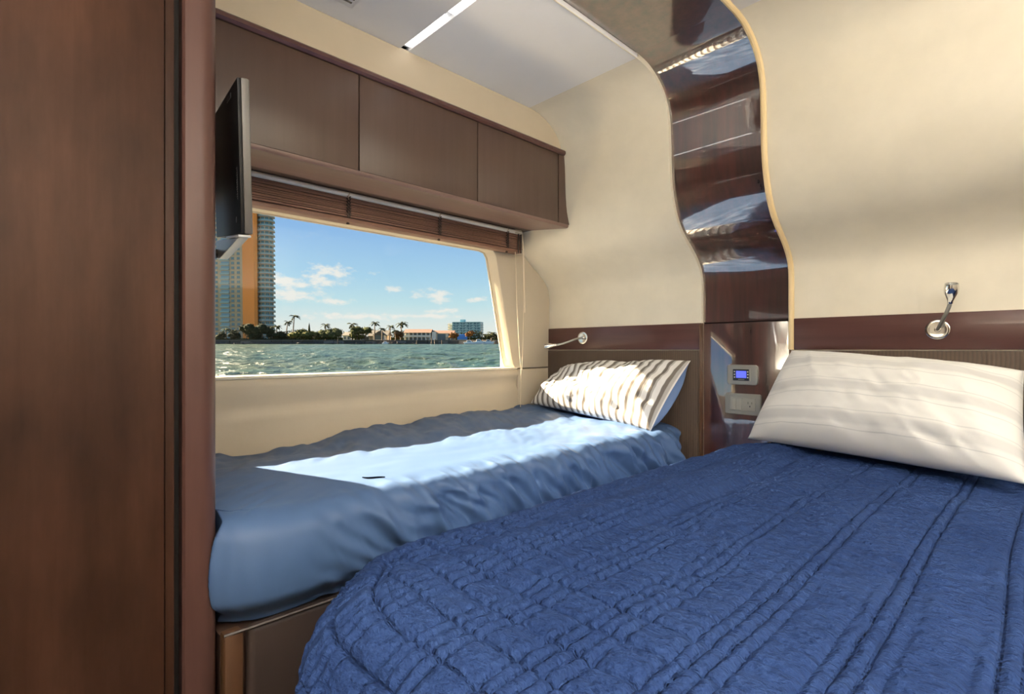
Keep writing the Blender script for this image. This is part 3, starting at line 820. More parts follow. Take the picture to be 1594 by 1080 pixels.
# ------------------------------------------------------------------ pillows
def pillow(name, c00, c10, c01, c11, thick, mat_f, mat_b, label, group, nu=90, nv=64, seed=0, pinch=.03, wr=1.0, sag=0.0, puff=0.0):
    """c00 bottom left, c10 bottom right, c01 top left, c11 top right (as seen from the cabin); front bulges to the viewer"""
    c00, c10, c01, c11 = [np.array(c, float) for c in (c00, c10, c01, c11)]
    u = np.linspace(0, 1, nu); v = np.linspace(0, 1, nv); U, V = np.meshgrid(u, v, indexing='ij')
    a, b_ = 2 * U - 1, 2 * V - 1
    Up = .5 + .5 * a * (1 - pinch * (1 - b_ * b_)); Vp = .5 + .5 * b_ * (1 - 1.6 * pinch * (1 - a * a))
    Q = ((1 - Up) * (1 - Vp))[..., None] * c00 + (Up * (1 - Vp))[..., None] * c10 + ((1 - Up) * Vp)[..., None] * c01 + (Up * Vp)[..., None] * c11
    n = np.cross(c10 - c00 + c11 - c01, c01 - c00 + c11 - c10); n = n / np.linalg.norm(n)
    if n[1] > 0: n = -n
    ht = np.clip(1 - np.abs(a) ** 3.0, 0, 1) ** .55 * np.clip(1 - np.abs(b_) ** 2.6, 0, 1) ** .55
    edge = np.minimum(np.minimum(U, 1 - U) * 2.2, np.minimum(V, 1 - V) * 1.3)
    k = seed * 3.7
    wrk = fbm(U * 5 + k, V * 3 + k, 3) * .020 + np.abs(fbm(U * 9 + V * 4 + k, V * 3 - U * 2 + k, 3)) * -.022
    rad = np.sin((np.arctan2(V - .5, U - .5) * 9) + 4 * fbm(U * 3 + k, V * 3, 2)) * .006 * np.exp(-((edge - .14) / .12) ** 2)
    wrk = (wrk + rad) * wr * np.clip(edge * 6, 0, 1)
    front = Q + (thick * .62 * ht + wrk)[..., None] * n + np.array([0, 0, -1.0]) * (sag * (ht * (1 - V)))[..., None]
    back = Q - (thick * .38 * ht)[..., None] * n + (puff * np.exp(-((1 - U) / .16) ** 2) * np.clip((1 - U) * 22, 0, 1) * np.sin(math.pi * V) ** .5)[..., None] * np.array([1.0, -.2, -.1])
    mb = MB(); mb.grid(front); mb.grid(back)
    me = bpy.data.meshes.new(name); me.from_pydata(mb.v, [], mb.f); me.update()
    me.materials.append(MATS[mat_f]); me.materials.append(MATS[mat_b])
    nf = (nu - 1) * (nv - 1)
    uvl = me.uv_layers.new(name='UVMap'); UVs = np.concatenate([np.stack([U, V], -1).reshape(-1, 2)] * 2)
    li = np.zeros(len(me.loops), dtype=np.int32); me.loops.foreach_get('vertex_index', li)
    uvl.data.foreach_set('uv', UVs[li].astype(np.float32).ravel())
    for i, p in enumerate(me.polygons):
        p.use_smooth = True; p.material_index = 0 if i < nf else 1
    bm = bmesh.new(); bm.from_mesh(me); bmesh.ops.remove_doubles(bm, verts=bm.verts, dist=1e-5); bmesh.ops.recalc_face_normals(bm, faces=bm.faces); bm.to_mesh(me); bm.free()
    o = link(name, me); tag(o, label, 'pillow', group); return o


pillow('pillow', (-1.64, 1.70, -.243), (-1.005, 1.668, -.295), (-1.59, 1.862, -.085), (-.952, 1.866, -.042), .15, 'stripe_case_narrow', 'blue_pillow_back',
       'sunlit pillow with narrow grey stripes and blue reverse on the single bunk', 'striped pillows', seed=1, wr=1.0, puff=.05)
pillow('pillow', (-.692, 1.745, -.292), (-.03, 1.505, -.278), (-.592, 1.850, -.002), (-.045, 1.80, -.052), .16, 'stripe_case_wide', 'stripe_case_wide',
       'large white pillow with faint wide grey stripes on the double bed', 'striped pillows', seed=2, wr=.55, pinch=.02)
pillow('pillow', (-.035, 1.60, -.280), (.60, 1.62, -.285), (-.02, 1.84, -.10), (.60, 1.85, -.02), .15, 'navy_cloth', 'navy_cloth',
       'dark navy pillow peeking in at the right edge', 'navy pillows', seed=3, wr=.5)

# ------------------------------------------------------------------ reading lamps
def reading_lamp(base, path, head_a, head_b, label, hr):
    base = Vector(base)
    o = thing('reading_lamp', base, label, 'lamp', 'chrome reading lamps')
    Mt = Matrix.Translation(base) @ Matrix.Rotation(math.pi / 2, 4, 'X')       # disc faces -Y
    MB().lathe([(.001, 0), (.028, 0), (.0285, .002), (.0275, .0045), (.022, .006), (.020, .0055), (.001, .0065)], 28, Mt).build('wall_disc', 'chrome', o, smooth=True)
    MB().lathe([(.001, .005), (.008, .005), (.007, .011), (.001, .0115)], 16, Mt).build('collar', 'chrome', o, smooth=True)
    n = len(path)
    pts = [Vector(p) for p in path]; sm = []
    for i in range(n - 1):
        q0 = pts[max(i - 1, 0)]; q1 = pts[i]; q2 = pts[i + 1]; q3 = pts[min(i + 2, n - 1)]
        for k in range(6):
            t = k / 6; sm.append(.5 * ((2 * q1) + (-q0 + q2) * t + (2 * q0 - 5 * q1 + 4 * q2 - q3) * t * t + (-q0 + 3 * q1 - 3 * q2 + q3) * t ** 3))
    sm.append(pts[-1])
    MB().tube(sm, .0048, 10).build('arm', 'satin_nickel', o, smooth=True)
    a, b_ = Vector(head_a), Vector(head_b); ax = (b_ - a); L = ax.length
    Mh = Matrix.Translation(a) @ ax.to_track_quat('Z', 'Y').to_matrix().to_4x4()
    hd_ = MB().lathe([(.001, 0), (.006, .0), (.0065, L * .12), (hr * .62, L * .3), (hr * .93, L * .52), (hr, L * .72), (hr * .93, L * .92), (hr * .84, L), (hr * .74, L), (hr * .70, L * .9), (.001, L * .86)], 26, Mh).build('head', 'chrome', o, smooth=True)
    MB().lathe([(hr * .70, L * .90), (hr * .89, L * .985), (hr * .80, L * 1.01), (hr * .66, L * .93)], 26, Mh).build('rim', 'satin_nickel', hd_, smooth=True)
    MB().lathe([(.001, L * .80), (hr * .66, L * .87), (hr * .62, L * .9), (.001, L * .88)], 20, Mh).build('lens', 'plastic_grey', hd_, smooth=True)
    return o


YB = YH - .007
reading_lamp((-1.487, YB, .053), [(-1.487, YB - .008, .053), (-1.490, YB - .045, .048), (-1.510, YB - .085, .033), (-1.535, YB - .115, .022), (-1.545, YB - .125, .0205)],
             (-1.543, YB - .122, .021), (-1.580, YB - .160, .014), 'chrome reading lamp reaching sideways above the single bunk', .0125)
reading_lamp((-.222, YB, .0563), [(-.222, YB - .008, .0563), (-.212, YB - .03, .072), (-.198, YB - .055, .098), (-.190, YB - .066, .118), (-.188, YB - .070, .130)],
             (-.188, YB - .069, .124), (-.183, YB - .084, .176), 'chrome reading lamp standing upright above the large white pillow', .0165)

# ------------------------------------------------------------------ thermostat and outlet on the column
YCf = YH + REC
def rrect(x0, x1, z0, z1, r, n=6):
    pts = []
    for cx, cz, a0 in ((x1 - r, z1 - r, 0), (x0 + r, z1 - r, 90), (x0 + r, z0 + r, 180), (x1 - r, z0 + r, 270)):
        for k in range(n + 1):
            a = math.radians(a0 + 90 * k / n); pts.append((cx + r * math.cos(a), cz + r * math.sin(a)))
    return pts


cx, cz = -.774, -.091
tm = thing('thermostat', (cx, YCf, cz), 'silver wall thermostat with a lit blue screen', 'thermostat')
MB().prism(rrect(cx - .054, cx + .054, cz - .036, cz + .036, .010), 'y', YCf - .011, YCf).build('cover_plate', 'satin_nickel', tm, bevel=.003, seg=3)
MB().prism(rrect(cx - .033, cx + .031, cz - .023, cz + .023, .002), 'y', YCf - .0135, YCf - .009).build('inner_frame', 'plastic_grey', tm, bevel=.001)
df_ = MB().prism(rrect(cx - .031, cx + .026, cz - .021, cz + .020, .002), 'y', YCf - .0145, YCf - .010).build('display_face', 'plastic_dark', tm, bevel=.0005)
MB().box(cx - .019, cx + .017, YCf - .0155, YCf - .0145, cz - .011, cz + .014).build('screen', 'lcd_blue', df_)
for k in range(3):
    for xx in (-.025, .022):
        MB().lathe([(.001, 0), (.0026, 0), (.002, .0012), (.001, .0012)], 10, Matrix.Translation((cx + xx, YCf - .0145, cz + .011 - k * .010)) @ Matrix.Rotation(math.pi / 2, 4, 'X')).build('button', 'white_paint', df_)
MB().box(cx - .012, cx + .010, YCf - .0152, YCf - .0145, cz - .0175, cz - .0155).build('print', 'plastic_grey', df_)
cx, cz = -.772, -.197
ol = thing('wall_outlet', (cx, YCf, cz), 'silver plate with two rocker switches and a power socket', 'outlet')
MB().prism(rrect(cx - .064, cx + .064, cz - .038, cz + .038, .007), 'y', YCf - .011, YCf).build('cover_plate', 'satin_nickel', ol, bevel=.003, seg=3)
MB().prism(rrect(cx - .045, cx + .045, cz - .024, cz + .024, .002), 'y', YCf - .013, YCf - .009).build('inner_frame', 'plastic_grey', ol, bevel=.001)
for x0 in (-.042, -.021):
    MB().prism([(YCf - .0165, cz - .020), (YCf - .0135, cz + .020), (YCf - .010, cz + .020), (YCf - .010, cz - .020)], 'x', cx + x0, cx + x0 + .0195).build('rocker', 'plastic_grey', ol, bevel=.001)
sk_ = MB().box(cx + .002, cx + .042, YCf - .0145, YCf - .010, cz - .020, cz + .020).build('socket', 'plastic_grey', ol, bevel=.001)
for xx, zz, w, h in ((.021, .006, .0018, .008), (.034, .006, .0018, .007), (.0275, -.006, .004, .005)):
    MB().box(cx + xx - w / 2, cx + xx + w / 2, YCf - .0150, YCf - .0144, cz + zz - h / 2, cz + zz + h / 2).build('socket_hole', 'plastic_dark', sk_)

#EXTERIOR
# ------------------------------------------------------------------ outside: sea, shore and town
ang = math.atan(TILT)
RT = Matrix.Rotation(ang, 4, Vector((K, S, 0)))          # heel of the boat against the horizon
SEA = -1.5                                                # sea level below the eye
YAWM = Matrix.Rotation(yaw, 4, 'Z')


def EXT(px, d, z=0.0, turn=0.0):
    """frame at bearing px and distance d: x to the right, y away, z up from the sea"""
    u = (px - 797) / F
    return RT @ Matrix.Translation((d * (K * u - S), d * (S * u + K), SEA + z)) @ YAWM @ Matrix.Rotation(turn, 4, 'Z')


def ething(name, px, d, label, cat, group=None, z=0.0, turn=0.0):
    o = bpy.data.objects.new(name, None); COL.objects.link(o); o.matrix_world = EXT(px, d, z, turn); return tag(o, label, cat, group)


def part(mb_or_me, name, mat, parent, loc=None, **kw):
    me = mb_or_me.mesh(name, mat, **kw) if isinstance(mb_or_me, MB) else mb_or_me
    o = bpy.data.objects.new(name, me); COL.objects.link(o); o.parent = parent
    if loc is not None: o.location = loc
    return o


# sea: rings of waves out to the shore
rr = np.geomspace(4, 400, 620); aa = np.linspace(math.radians(-62), math.radians(40), 300)
Rr, Aa = np.meshgrid(rr, aa, indexing='ij')
sx, sy = Rr * np.sin(Aa), Rr * np.cos(Aa)
hz = .30 * fbm(sx * .22 + 3, sy * .20 + 40, 3) + .20 * fbm(sx * .62 + 17, sy * .60 + 8, 3) + .05 * fbm(sx * 2.2, sy * 2.0 + 90, 2)
P = np.stack([sx, sy, hz * np.clip(1.2 - Rr / 400, .3, 1)], -1)
me = bpy.data.meshes.new('sea'); mb = MB(); mb.grid(P); me.from_pydata(mb.v, [], mb.f); me.update()
for p in me.polygons: p.use_smooth = True
me.materials.append(MATS['sea_water']); o = bpy.data.objects.new('sea', me); COL.objects.link(o); o.matrix_world = EXT(797, 0)
bm = bmesh.new(); bm.from_mesh(me); bm.normal_update()
if sum(f.normal.z for f in bm.faces) < 0: bmesh.ops.reverse_faces(bm, faces=bm.faces)
bm.to_mesh(me); bm.free()
tag(o, 'choppy green water of the bay', 'water', kind='structure')

# land and seawall
DS = 250.0; MP = DS / F
land = MB().box(-420, 420, 1.2, 900, -2, 1.75); o = land.build('ground', 'land_grass'); o.matrix_world = EXT(560, DS); struct(o, 'low grassy land behind the seawall', 'ground')
sw = ething('seawall', 560, DS, 'long dark seawall along the far shore', 'seawall'); sw['kind'] = 'structure'
rs = random.Random(5)
me1 = MB().box(-2.43, 2.43, 0, 1.2, -1.5, 1.75).mesh('wall_panel', 'seawall_stone', bevel=.05, seg=1); me2 = MB().box(-2.43, 2.43, 0, 1.2, -1.5, 1.55).mesh('wall_panel', 'concrete', bevel=.05, seg=1)
for k in range(-18, 22):
    part(me2 if rs.random() < .16 else me1, 'wall_panel', None, sw, (k * 5.0, rs.uniform(-.25, .25), rs.uniform(-.12, .12)))
part(MB().box(-110, 110, -.3, 1.4, 1.78, 2.0), 'wall_cap', 'concrete', sw)
rk = MB()
for k in range(260):
    x = rs.uniform(-90, 40); s_ = rs.uniform(.25, .7)
    rk.box(-s_, s_, -s_ * .7, s_ * .7, -s_ * .4, s_ * .6, Matrix.Translation((x, rs.uniform(-1.3, -.4), rs.uniform(-.1, .5))) @ Matrix.Rotation(rs.uniform(0, 3), 4, 'Z') @ Matrix.Rotation(rs.uniform(-.5, .5), 4, 'X'))
tag(part(rk, 'rubble', 'seawall_stone', sw), kind='stuff')

# --- high-rise at the left
D1 = 420.0; q = D1 / F; G0 = 1.75
tw = ething('apartment_tower', 385, D1, 'tall apartment tower with an orange wall and stacked round balconies', 'building', z=G0)
X_ = lambda px: (px - 385) * q
FH = 3.84; NF = 33
part(MB().box(X_(285), X_(374), 6, 34, 0, NF * FH), 'wing_wall', 'tower_beige', tw)
Mo = Matrix.Translation((X_(374.0), 4.2, 0)) @ Matrix.Rotation(math.radians(-30.0), 4, 'Z')
part(MB().box(0, 15.4, 0, 3, 0, NF * FH + 2, Mo), 'orange_wall', 'tower_orange', tw)
part(MB().prism([(X_(409) + 5.6 * math.cos(a), 7 + 5.6 * math.sin(a)) for a in np.linspace(0, 2 * math.pi, 25)[:-1]], 'z', 0, NF * FH, None), 'round_core', 'tower_glass', tw)
part(MB().box(X_(392), X_(404), 9, 16, 0, NF * FH), 'rear_wall', 'tower_beige', tw)
disc = [(6.9 * math.cos(a), 6.9 * math.sin(a)) for a in np.linspace(math.radians(-200), math.radians(20), 18)]
slab = MB().prism(disc, 'z', 0, .85).mesh('balcony', 'tower_slab')
ring = MB(); n = 18
aa_ = np.linspace(math.radians(-200), math.radians(20), n)
ring.add([(r_ * math.cos(a), r_ * math.sin(a), z) for a in aa_ for (r_, z) in ((6.8, .85), (6.8, 1.95), (6.6, 1.95), (6.6, .85))],
         [(i * 4 + k, (i + 1) * 4 + k, (i + 1) * 4 + (k + 1) % 4, i * 4 + (k + 1) % 4) for i in range(n - 1) for k in range(4)])
ringm = ring.mesh('railing', 'tower_rail')
fin = MB()
for a in np.linspace(math.radians(-170), math.radians(-10), 6): fin.box(-.22, .22, -.22, .22, 0, FH - .85, Matrix.Translation((5.9 * math.cos(a), 5.9 * math.sin(a), .85)))
finm = fin.mesh('mullion', 'tower_beige')
for k in range(NF):
    b_ = part(slab, 'balcony', None, tw, (X_(409), 7, k * FH)); part(ringm, 'railing', None, b_); tag(part(finm, 'mullion', None, b_), kind='stuff')
bal = MB().box(0, 7.4, -1.6, 0, 0, .5).box(0, 7.4, -1.6, -1.45, .5, 1.5).mesh('balcony', 'tower_rail')
gls = MB().box(.3, 7.1, -.1, .1, .9, 3.3).mesh('window', 'tower_glass_blue')
win = MB().box(-1.2, 1.2, -.12, .1, .9, 2.9).mesh('window', 'tower_glass')
frm = MB().box(-1.5, 1.5, -.35, 0, .55, .9).mesh('sill', 'tower_slab')
for k in range(NF):
    for px in (338, 312):
        part(bal, 'balcony', None, tw, (X_(px), 6, k * FH)); part(gls, 'window', None, tw, (X_(px), 6, k * FH))
    for px in (357, 366, 331, 305):
        w_ = part(win, 'window', None, tw, (X_(px), 6, k * FH)); part(frm, 'sill', None, w_)

# --- hotel block at the right
D2 = 600.0; q2 = D2 / F
ht = ething('hotel_block', 726, D2, 'boxy teal hotel block with a grid of windows far right', 'building', z=0, turn=math.radians(-9))
hw = 22 * q2; zt = 33.5 * q2 * .93; NB = 8; nf = 8; fh = zt / nf
part(MB().box(-hw, hw, .4, 16, 0, zt), 'core', 'hotel_glass', ht)
for k in range(nf + 1): part(MB().box(-hw - .2, hw + .2, -.5, 16.2, k * fh - .35, k * fh + .45), 'floor_slab', 'hotel_frame', ht)
for k in range(NB + 1):
    x = -hw + 2 * hw * k / NB; part(MB().box(x - .35, x + .35, -.45, .5, 0, zt), 'fin', 'hotel_frame', ht)
pm = MB().box(-.9, .9, 0, .3, .5, fh * .55).mesh('panel', 'hotel_frame')
for k in range(nf):
    for j in range(NB):
        if (j + k * 3) % 5 != 2: part(pm, 'panel', None, ht, (-hw + 2 * hw * (j + .5) / NB + (.9 if j % 2 else -.9), -.1, k * fh))
part(MB().box(-hw + 8, -hw + 13.5, 3, 9, zt, zt + 3.4), 'roof_house', 'hotel_frame', ht, bevel=.1)
part(MB().box(-hw - 6.5, -hw - .2, 4, 22, 0, zt - 1.2), 'side_wing', 'hotel_cream', ht)
for k in range(nf): part(MB().box(-hw - 6.9, -hw - .4, 2.6, 4.2, k * fh - .2, k * fh + .9), 'side_balcony', 'house_white', ht)
for k in range(nf): part(MB().box(hw, hw + 1.4, 1, 14, k * fh - .15, k * fh + .15), 'end_balcony', 'hotel_frame', ht)


# --- houses on the shore
def gable(mb, x0, x1, y0, y1, z0, z1, axis='x', ov=.5):
    if axis == 'x':   # ridge along x
        ym = (y0 + y1) / 2; return mb.prism([(y0 - ov, z0), (ym, z1), (y1 + ov, z0)], 'x', x0 - ov, x1 + ov)
    xm = (x0 + x1) / 2; return mb.prism([(x0 - ov, z0), (xm, z1), (x1 + ov, z0)], 'y', y0 - ov, y1 + ov)


def windows(parent, xs, z0, z1, w, y=-.06, mat='house_glass'):
    me = MB().box(-w / 2, w / 2, y, .2, z0, z1).mesh('window', mat)
    for x in xs: part(me, 'window', None, parent, (x, 0, 0))


D3 = 268.0; q3 = D3 / F; hz_ = lambda py, d=D3: (534 - py) * d / F
h1 = ething('shore_house', 588, D3, 'low house with a big grey roof and pointed gable on the shore', 'house')
part(MB().box(-4.6, 4.8, 0, 9, 0, hz_(521)), 'wall', 'house_cream', h1)
part(gable(MB(), -4.6, 4.8, 0, 9, hz_(521.5), hz_(512.5)), 'roof', 'roof_grey', h1)
part(MB().box(-1.6, 4.2, -2, 2, 0, hz_(520)), 'front_wall', 'house_white', h1)
part(gable(MB(), -1.6, 4.2, -2, 4, hz_(520.5), hz_(514), 'y'), 'gable_roof', 'roof_grey', h1)
part(MB().prism([(-.9, hz_(520)), (1.3, hz_(515.5)), (3.5, hz_(520)), (3.5, 2.3), (-.9, 2.3)], 'y', -2.08, -2), 'gable_window', 'house_glass', h1)
part(MB().box(-8.8, -1.8, -1.5, 3, hz_(523.5), hz_(522.4)), 'porch_roof', 'roof_grey', h1)
pm_ = MB().box(-.12, .12, -.12, .12, 1.6, hz_(523.5)).mesh('porch_post', 'house_white')
for x in (-8.5, -6.3, -4.1, -2.2): part(pm_, 'porch_post', None, h1, (x, -1.2, 0))
part(MB().box(-8.6, -1.8, 1.5, 3, 1.6, hz_(523.6)), 'porch_wall', 'house_glass', h1)
h2 = ething('shore_house', 540, D3, 'small white cottage with a pale roof between the palms', 'house')
part(MB().box(-2.0, 2.0, 0, 6, 0, hz_(520)), 'wall', 'house_white', h2); part(gable(MB(), -2, 2, 0, 6, hz_(520.5), hz_(515.5)), 'roof', 'roof_grey', h2); windows(h2, (-1, .9), 2.4, 3.8, .9)
h3 = ething('shore_house', 649, D3, 'long two-storey white house with a terracotta roof', 'house')
part(MB().box(-6.6, 7.0, 1.2, 10, 0, hz_(516)), 'wall', 'house_cream', h3)
part(gable(MB(), -6.6, 7.0, -.2, 10, hz_(516.5), hz_(510.8), ov=.3), 'roof', 'roof_tile', h3)
part(MB().box(-6.8, 7.2, -.4, 1.4, hz_(523.2), hz_(522.2)), 'gallery', 'house_white', h3)
part(MB().box(-6.8, 7.2, -.35, -.25, hz_(522.2), hz_(520.4)), 'gallery_rail', 'house_white', h3)
pm_ = MB().box(-.22, .22, -.3, .14, 1.6, hz_(516.5)).mesh('column', 'house_white')
for k in range(7): part(pm_, 'column', None, h3, (-6.4 + k * 2.2, 0, 0))
g_ = MB().box(-.75, .75, 1.05, 1.3, hz_(521.5), hz_(517.2)).mesh('window', 'house_glass'); g2_ = MB().box(-.8, .8, 1.05, 1.3, 1.7, hz_(524)).mesh('window', 'house_glass')
for k in range(6): part(g_, 'window', None, h3, (-5.3 + k * 2.2, 0, 0)); part(g2_, 'window', None, h3, (-5.3 + k * 2.2, 0, 0))
h4 = ething('shore_house', 690, D3 + 2, 'cream house with a square tower beside the terracotta roof', 'house')
part(MB().box(-5.6, 5.4, 0, 8, 0, hz_(517)), 'wall', 'house_cream', h4); part(gable(MB(), -5.6, 5.4, 0, 8, hz_(517.3), hz_(512.8), ov=.3), 'roof', 'roof_tile', h4)
part(MB().box(-5.7, -3.6, -1.2, 1, 0, hz_(515)), 'tower', 'house_white', h4); part(MB().box(-3.0, 1.2, -.1, .2, 1.8, hz_(518.5)), 'glazing', 'house_glass', h4); windows(h4, (3.0, 4.6), 2.0, 4.6, .9); part(MB().box(1.5, 5.6, -1.6, .1, hz_(523), hz_(521.5)), 'balcony', 'house_white', h4)
tp = ething('boat_shed', 719, D3, 'bright blue covered boat shed on the shore', 'shed')
part(MB().prism([(-2.4, 0), (-2.4, hz_(521)), (-1.2, hz_(519)), (1.6, hz_(519)), (2.4, hz_(521)), (2.4, 0)], 'y', 0, 5), 'cover', 'tarp_blue', tp, bevel=.1)
part(MB().box(-2.1, 2.1, -.05, 0, 1.2, 2.4), 'door', 'tower_rail', tp)
for i, (px, l_, h_, lab) in enumerate([(731, 5.5, 1.0, 'white motorboat moored beside the blue boat shed'), (746, 5.5, 1.25, 'white cabin cruiser moored in front of the hotel block'), (761, 5.0, 1.1, 'white motorboat moored near the right window edge'), (600, 3.0, .7, 'small white skiff moored by the grey roofed house')]):
    bo = ething('motorboat', px, 246, lab, 'boat', 'boats moored along the shore')
    hp = [(-l_ / 2, .6), (-l_ * .42, -.1), (l_ * .40, -.1), (l_ * .56, 1.2 * h_), (l_ * .1, 1.05 * h_), (-l_ / 2, .95 * h_)]
    part(MB().prism(hp, 'y', -.9, .9), 'hull', 'boat_white', bo, bevel=.08)
    part(MB().prism([(-l_ * .28, .9 * h_), (-l_ * .22, 1.9 * h_), (l_ * .06, 1.9 * h_), (l_ * .22, 1.05 * h_)], 'y', -.7, .7), 'cabin', 'boat_white', bo, bevel=.05)
    part(MB().prism([(-l_ * .2, 1.3 * h_), (-l_ * .18, 1.75 * h_), (l_ * .04, 1.75 * h_), (l_ * .12, 1.3 * h_)], 'y', -.73, -.70), 'windscreen', 'house_glass', bo)
for px, hh, wh_ in ((649, 1.6, 'low dark mooring post before the long terracotta roofed house'), (672, 2.6, 'taller mooring post of the pair before the square house tower'), (677, 2.2, 'shorter mooring post of the pair before the square house tower'), (688, 1.7, 'dark mooring post before the cream house glazing'), (526, 2.4, 'lone mooring post left of the small white cottage')):
    pi = ething('mooring_post', px, 236, wh_, 'post', 'mooring posts')
    part(MB().tube([(0, 0, -1.5), (0, 0, hh)], .22, 8), 'pile', 'palm_trunk', pi); part(MB().tube([(0, 0, hh), (0, 0, hh + .2)], [.26, .1], 8), 'cap', 'seawall_stone', pi)


# --- vegetation
def palm(px, ytop, lab, d=258, lean=0.0, nfr=12, size=1.0, seed=0, wind=.5):
    r_ = random.Random(seed); h = (534 - ytop) * d / F - 1.2 * size
    o = ething('palm_tree', px, d, lab, 'palm tree', 'palms along the shore')
    path = [(lean * h * t * t, 0, h * t) for t in np.linspace(0, 1, 8)]
    part(MB().tube(path, [.34 - .12 * t for t in np.linspace(0, 1, 8)], 7), 'trunk', 'palm_trunk', o, smooth=True)
    top = Vector(path[-1])
    for k in range(nfr):
        a = 2 * math.pi * k / nfr + r_.uniform(-.25, .25); el = r_.uniform(-.1, 1.0); L = size * r_.uniform(2.5, 3.3)
        dirv = Vector((math.cos(a) + wind, math.sin(a) * .8, 0)); dirv.normalize(); prev = None
        side = Vector((-dirv.y, dirv.x, 0)); n_ = 7; ring_ = []
        for i in range(n_):
            t_ = i / (n_ - 1); p = top + dirv * L * t_ * math.cos(el * .6) + Vector((0, 0, 1)) * L * (math.sin(el) * t_ - .75 * t_ * t_)
            w = size * .62 * math.sin(math.pi * (t_ * .85 + .12)) ; dr = Vector((0, 0, -.55 * w))
            ring_.append((p - side * w + dr, p, p + side * w + dr))
        vs = [v for r3 in ring_ for v in r3]; fs = []
        for i in range(n_ - 1):
            b0 = i * 3; fs += [(b0, b0 + 1, b0 + 4), (b0 + 1, b0 + 2, b0 + 4)] if i % 2 else [(b0, b0 + 1, b0 + 4, b0 + 3), (b0 + 1, b0 + 2, b0 + 5, b0 + 4)]
        part(MB().add(vs, fs), 'frond', 'palm_green', o, recalc=False)


for i, (px, yt, lean, sz, lab) in enumerate([
    (456, 487, .06, 1.15, 'tallest windblown palm on the shore right of the tower'), (445, 496, .10, .95, 'shorter palm leaning beside the tallest palm'),
    (431, 503, .0, .95, 'dark palm close to the foot of the round balconies'), (420, 505, .05, .9, 'dark palm right at the corner of the tower'),
    (507, 500, .0, 1.0, 'palm rising above the green trees left of the cottage'), (549, 499, -.03, 1.1, 'palm leaning over the small white cottage'),
    (583, 497, .02, 1.0, 'slim palm standing above the pointed grey gable'), (595, 507, .0, .8, 'short palm just right of the pointed gable'),
    (606, 503, .08, .9, 'thin windblown palm left of the terracotta roof'), (616, 509, .0, .95, 'low palm beside the terracotta roofed house'),
    (624, 497, .05, 1.2, 'bushy palm at the left end of the terracotta roof'), (352, 507, .0, 1.0, 'palm in front of the tower near the wood post'),
    (363, 510, .0, .9, 'palm in front of the beige tower wing'), (765, 513, .0, 1.0, 'single palm at the right edge of the window view')]):
    palm(px, yt, lab, lean=lean, size=sz, seed=i)


def tree(px, w, ytop, ybase, mat, lab, d=256, seed=0, nl=420):
    r_ = random.Random(seed); o = ething('tree', px, d, lab, 'tree', 'trees along the shore')
    q_ = d / F; rx = w * .66 * q_; z0 = max((534 - ybase) * q_, 1.2); z1 = (534 - ytop) * q_; zc = (z0 + z1) / 2; rz = max((z1 - z0) / 2, .5)
    fm = MB(); lobes = [(r_.uniform(-.5, .5), r_.uniform(-.4, .4), r_.uniform(-.35, .45), r_.uniform(.38, .62)) for _ in range(7)]
    for lx, ly, lz, lr in lobes:
        c = Vector((lx * rx, ly * rx, zc + lz * rz))
        for k in range(nl // 7):
            v_ = Vector((r_.gauss(0, 1), r_.gauss(0, 1), r_.gauss(0, 1))).normalized(); rad = r_.uniform(.75, 1.05)
            p = c + Vector((v_.x * rx * lr, v_.y * rx * lr, v_.z * rz * lr * 1.1)) * rad
            s_ = r_.uniform(.25, .6); a = Vector((r_.gauss(0, 1), r_.gauss(0, 1), r_.gauss(0, 1))).normalized(); b2 = a.cross(v_).normalized(); a2 = (v_ * .5 + a).normalized()
            fm.add([p - a2 * s_, p + b2 * s_ * .6, p + a2 * s_, p - b2 * s_ * .6], [(0, 1, 2, 3)])
        Mi = Matrix.Translation(c) @ Matrix.Diagonal((rx * lr * .82, rx * lr * .82, rz * lr * .9, 1))
        fm.lathe([(.02, -1), (.6, -.8), (.95, -.3), (.95, .3), (.6, .8), (.02, 1)], 9, Mi)
    part(fm, 'crown', mat, o, recalc=False)
    part(MB().tube([(0, 0, 0), (.05 * rx, 0, zc)], [.3, .18], 6), 'trunk', 'palm_trunk', o)


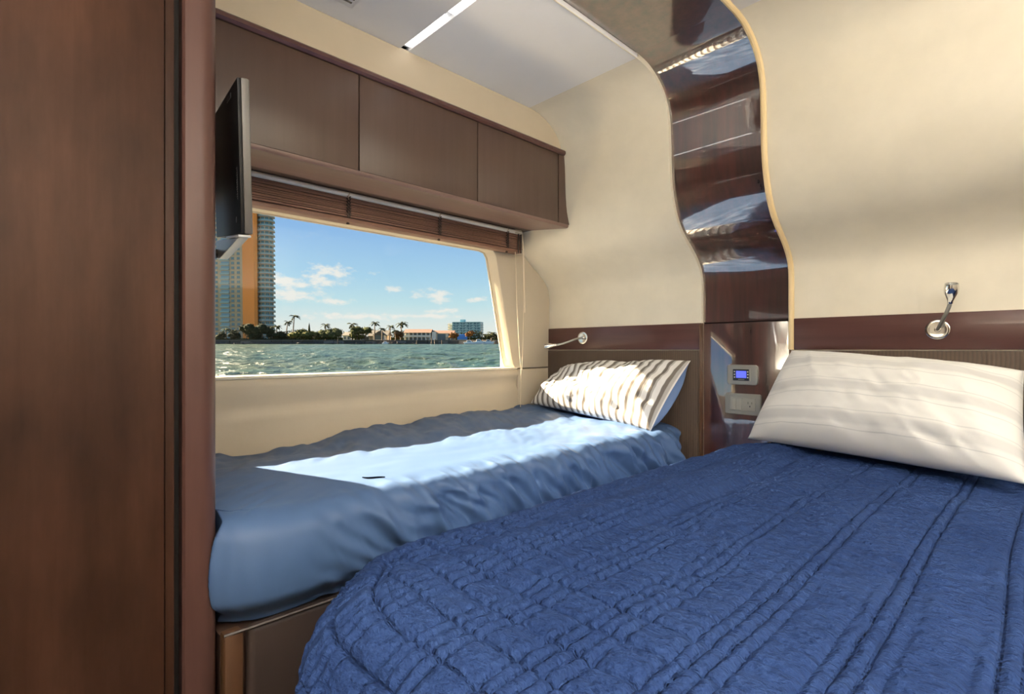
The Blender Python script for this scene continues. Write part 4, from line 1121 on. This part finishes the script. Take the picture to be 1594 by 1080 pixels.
for i, a in enumerate([
    (384, 24, 501, 522, 'tree_dark', 'dark round tree before the orange tower wall'), (344, 14, 514, 528, 'tree_dark', 'dark shrubby tree beside the wood post'), (366, 16, 514, 528, 'tree_dark', 'dark low tree under the beige tower wing'),
    (408, 26, 499, 526, 'tree_dark', 'dark tree before the round balconies'), (424, 18, 508, 528, 'tree_dark', 'dark tree at the right foot of the tower'), (441, 26, 511, 528, 'tree_dark', 'dark tree beneath the leaning palms'),
    (398, 16, 514, 529, 'tree_dark', 'low dark bush at the base of the orange wall'), (471, 30, 510, 528, 'tree_olive', 'wide olive tree right of the tallest palm'), (487, 20, 512, 529, 'tree_olive', 'smaller olive tree below the dark cypress'), (520, 26, 506, 528, 'tree_green', 'broad green tree left of the small cottage'),
    (503, 20, 508, 528, 'tree_green', 'green tree below the palm left of the cottage'), (556, 22, 506, 521, 'tree_green', 'green tree right of the small cottage'), (568, 18, 507, 520, 'tree_green', 'dark green tree touching the big grey roof'), (548, 12, 512, 527, 'tree_olive', 'yellowish tree in front of the cottage wall'),
    (560, 13, 519, 528, 'tree_olive', 'low yellow bush before the grey porch'), (622, 12, 513, 526, 'tree_rust', 'brownish tree at the left end of the terracotta house'), (706, 14, 515, 526, 'tree_rust', 'brownish tree left of the blue boat shed'), (731, 12, 514, 523, 'tree_rust', 'rusty tree in front of the hotel block'), (765, 16, 517, 526, 'tree_dark', 'dark bush under the last palm on the right'),
    (776, 14, 519, 528, 'tree_dark', 'dark bush half hidden by the right window edge')]):
    tree(*a, seed=40 + i)
cy = ething('cypress', 481.5, 275, 'narrow dark cypress spike above the olive trees', 'tree')
part(MB().lathe([(.05, 1), (.9, 2.5), (.75, 6), (.35, 9.5), (.03, 11.2)], 9), 'crown', 'tree_dark', cy, smooth=True); part(MB().tube([(0, 0, 0), (0, 0, 2)], .2, 6), 'trunk', 'palm_trunk', cy)
hd = ething('hedge', 390, 253, 'long low dark hedge on the seawall below the tower', 'hedge')
fm = MB(); r_ = random.Random(9)
for k in range(900):
    p = Vector((r_.uniform(-20, 22), r_.uniform(-.6, .6), r_.uniform(1.7, 2.9))); s_ = r_.uniform(.25, .5)
    a = Vector((r_.gauss(0, 1), r_.gauss(0, 1), r_.gauss(0, 1))).normalized(); b2 = a.cross(Vector((.3, .5, .8))).normalized()
    fm.add([p - a * s_, p + b2 * s_ * .6, p + a * s_, p - b2 * s_ * .6], [(0, 1, 2, 3)])
fm.box(-20, 22, -.4, .4, 1.6, 2.6); part(fm, 'foliage', 'tree_dark', hd, recalc=False)

ug = bpy.data.objects.new('undergrowth', None); COL.objects.link(ug); ug.matrix_world = EXT(600, 285)
tag(ug, 'dark green band of shrubs behind the shore houses and palms', 'shrubs')
fm = MB(); r_ = random.Random(21)
for k in range(5200):
    x = r_.uniform(-64, 66); hmax = 2.6 + 2.6 * float(vn(np.array([x * .16 + 50]), np.array([2.0]))[0]) + 1.6 * float(vn(np.array([x * .5 + 9]), np.array([6.0]))[0])
    p = Vector((x, r_.uniform(-1.2, 1.2), r_.uniform(1.6, 1.6 + hmax))); s_ = r_.uniform(.3, .65)
    a = Vector((r_.gauss(0, 1), r_.gauss(0, 1), r_.gauss(0, 1))).normalized(); b2 = a.cross(Vector((.3, .5, .8))).normalized()
    fm.add([p - a * s_, p + b2 * s_ * .7, p + a * s_, p - b2 * s_ * .7], [(0, 1, 2, 3)])
fm.box(-64, 66, -.5, .5, 1.4, 3.4)
tag(part(fm, 'foliage', 'tree_green', ug, recalc=False), kind='stuff')
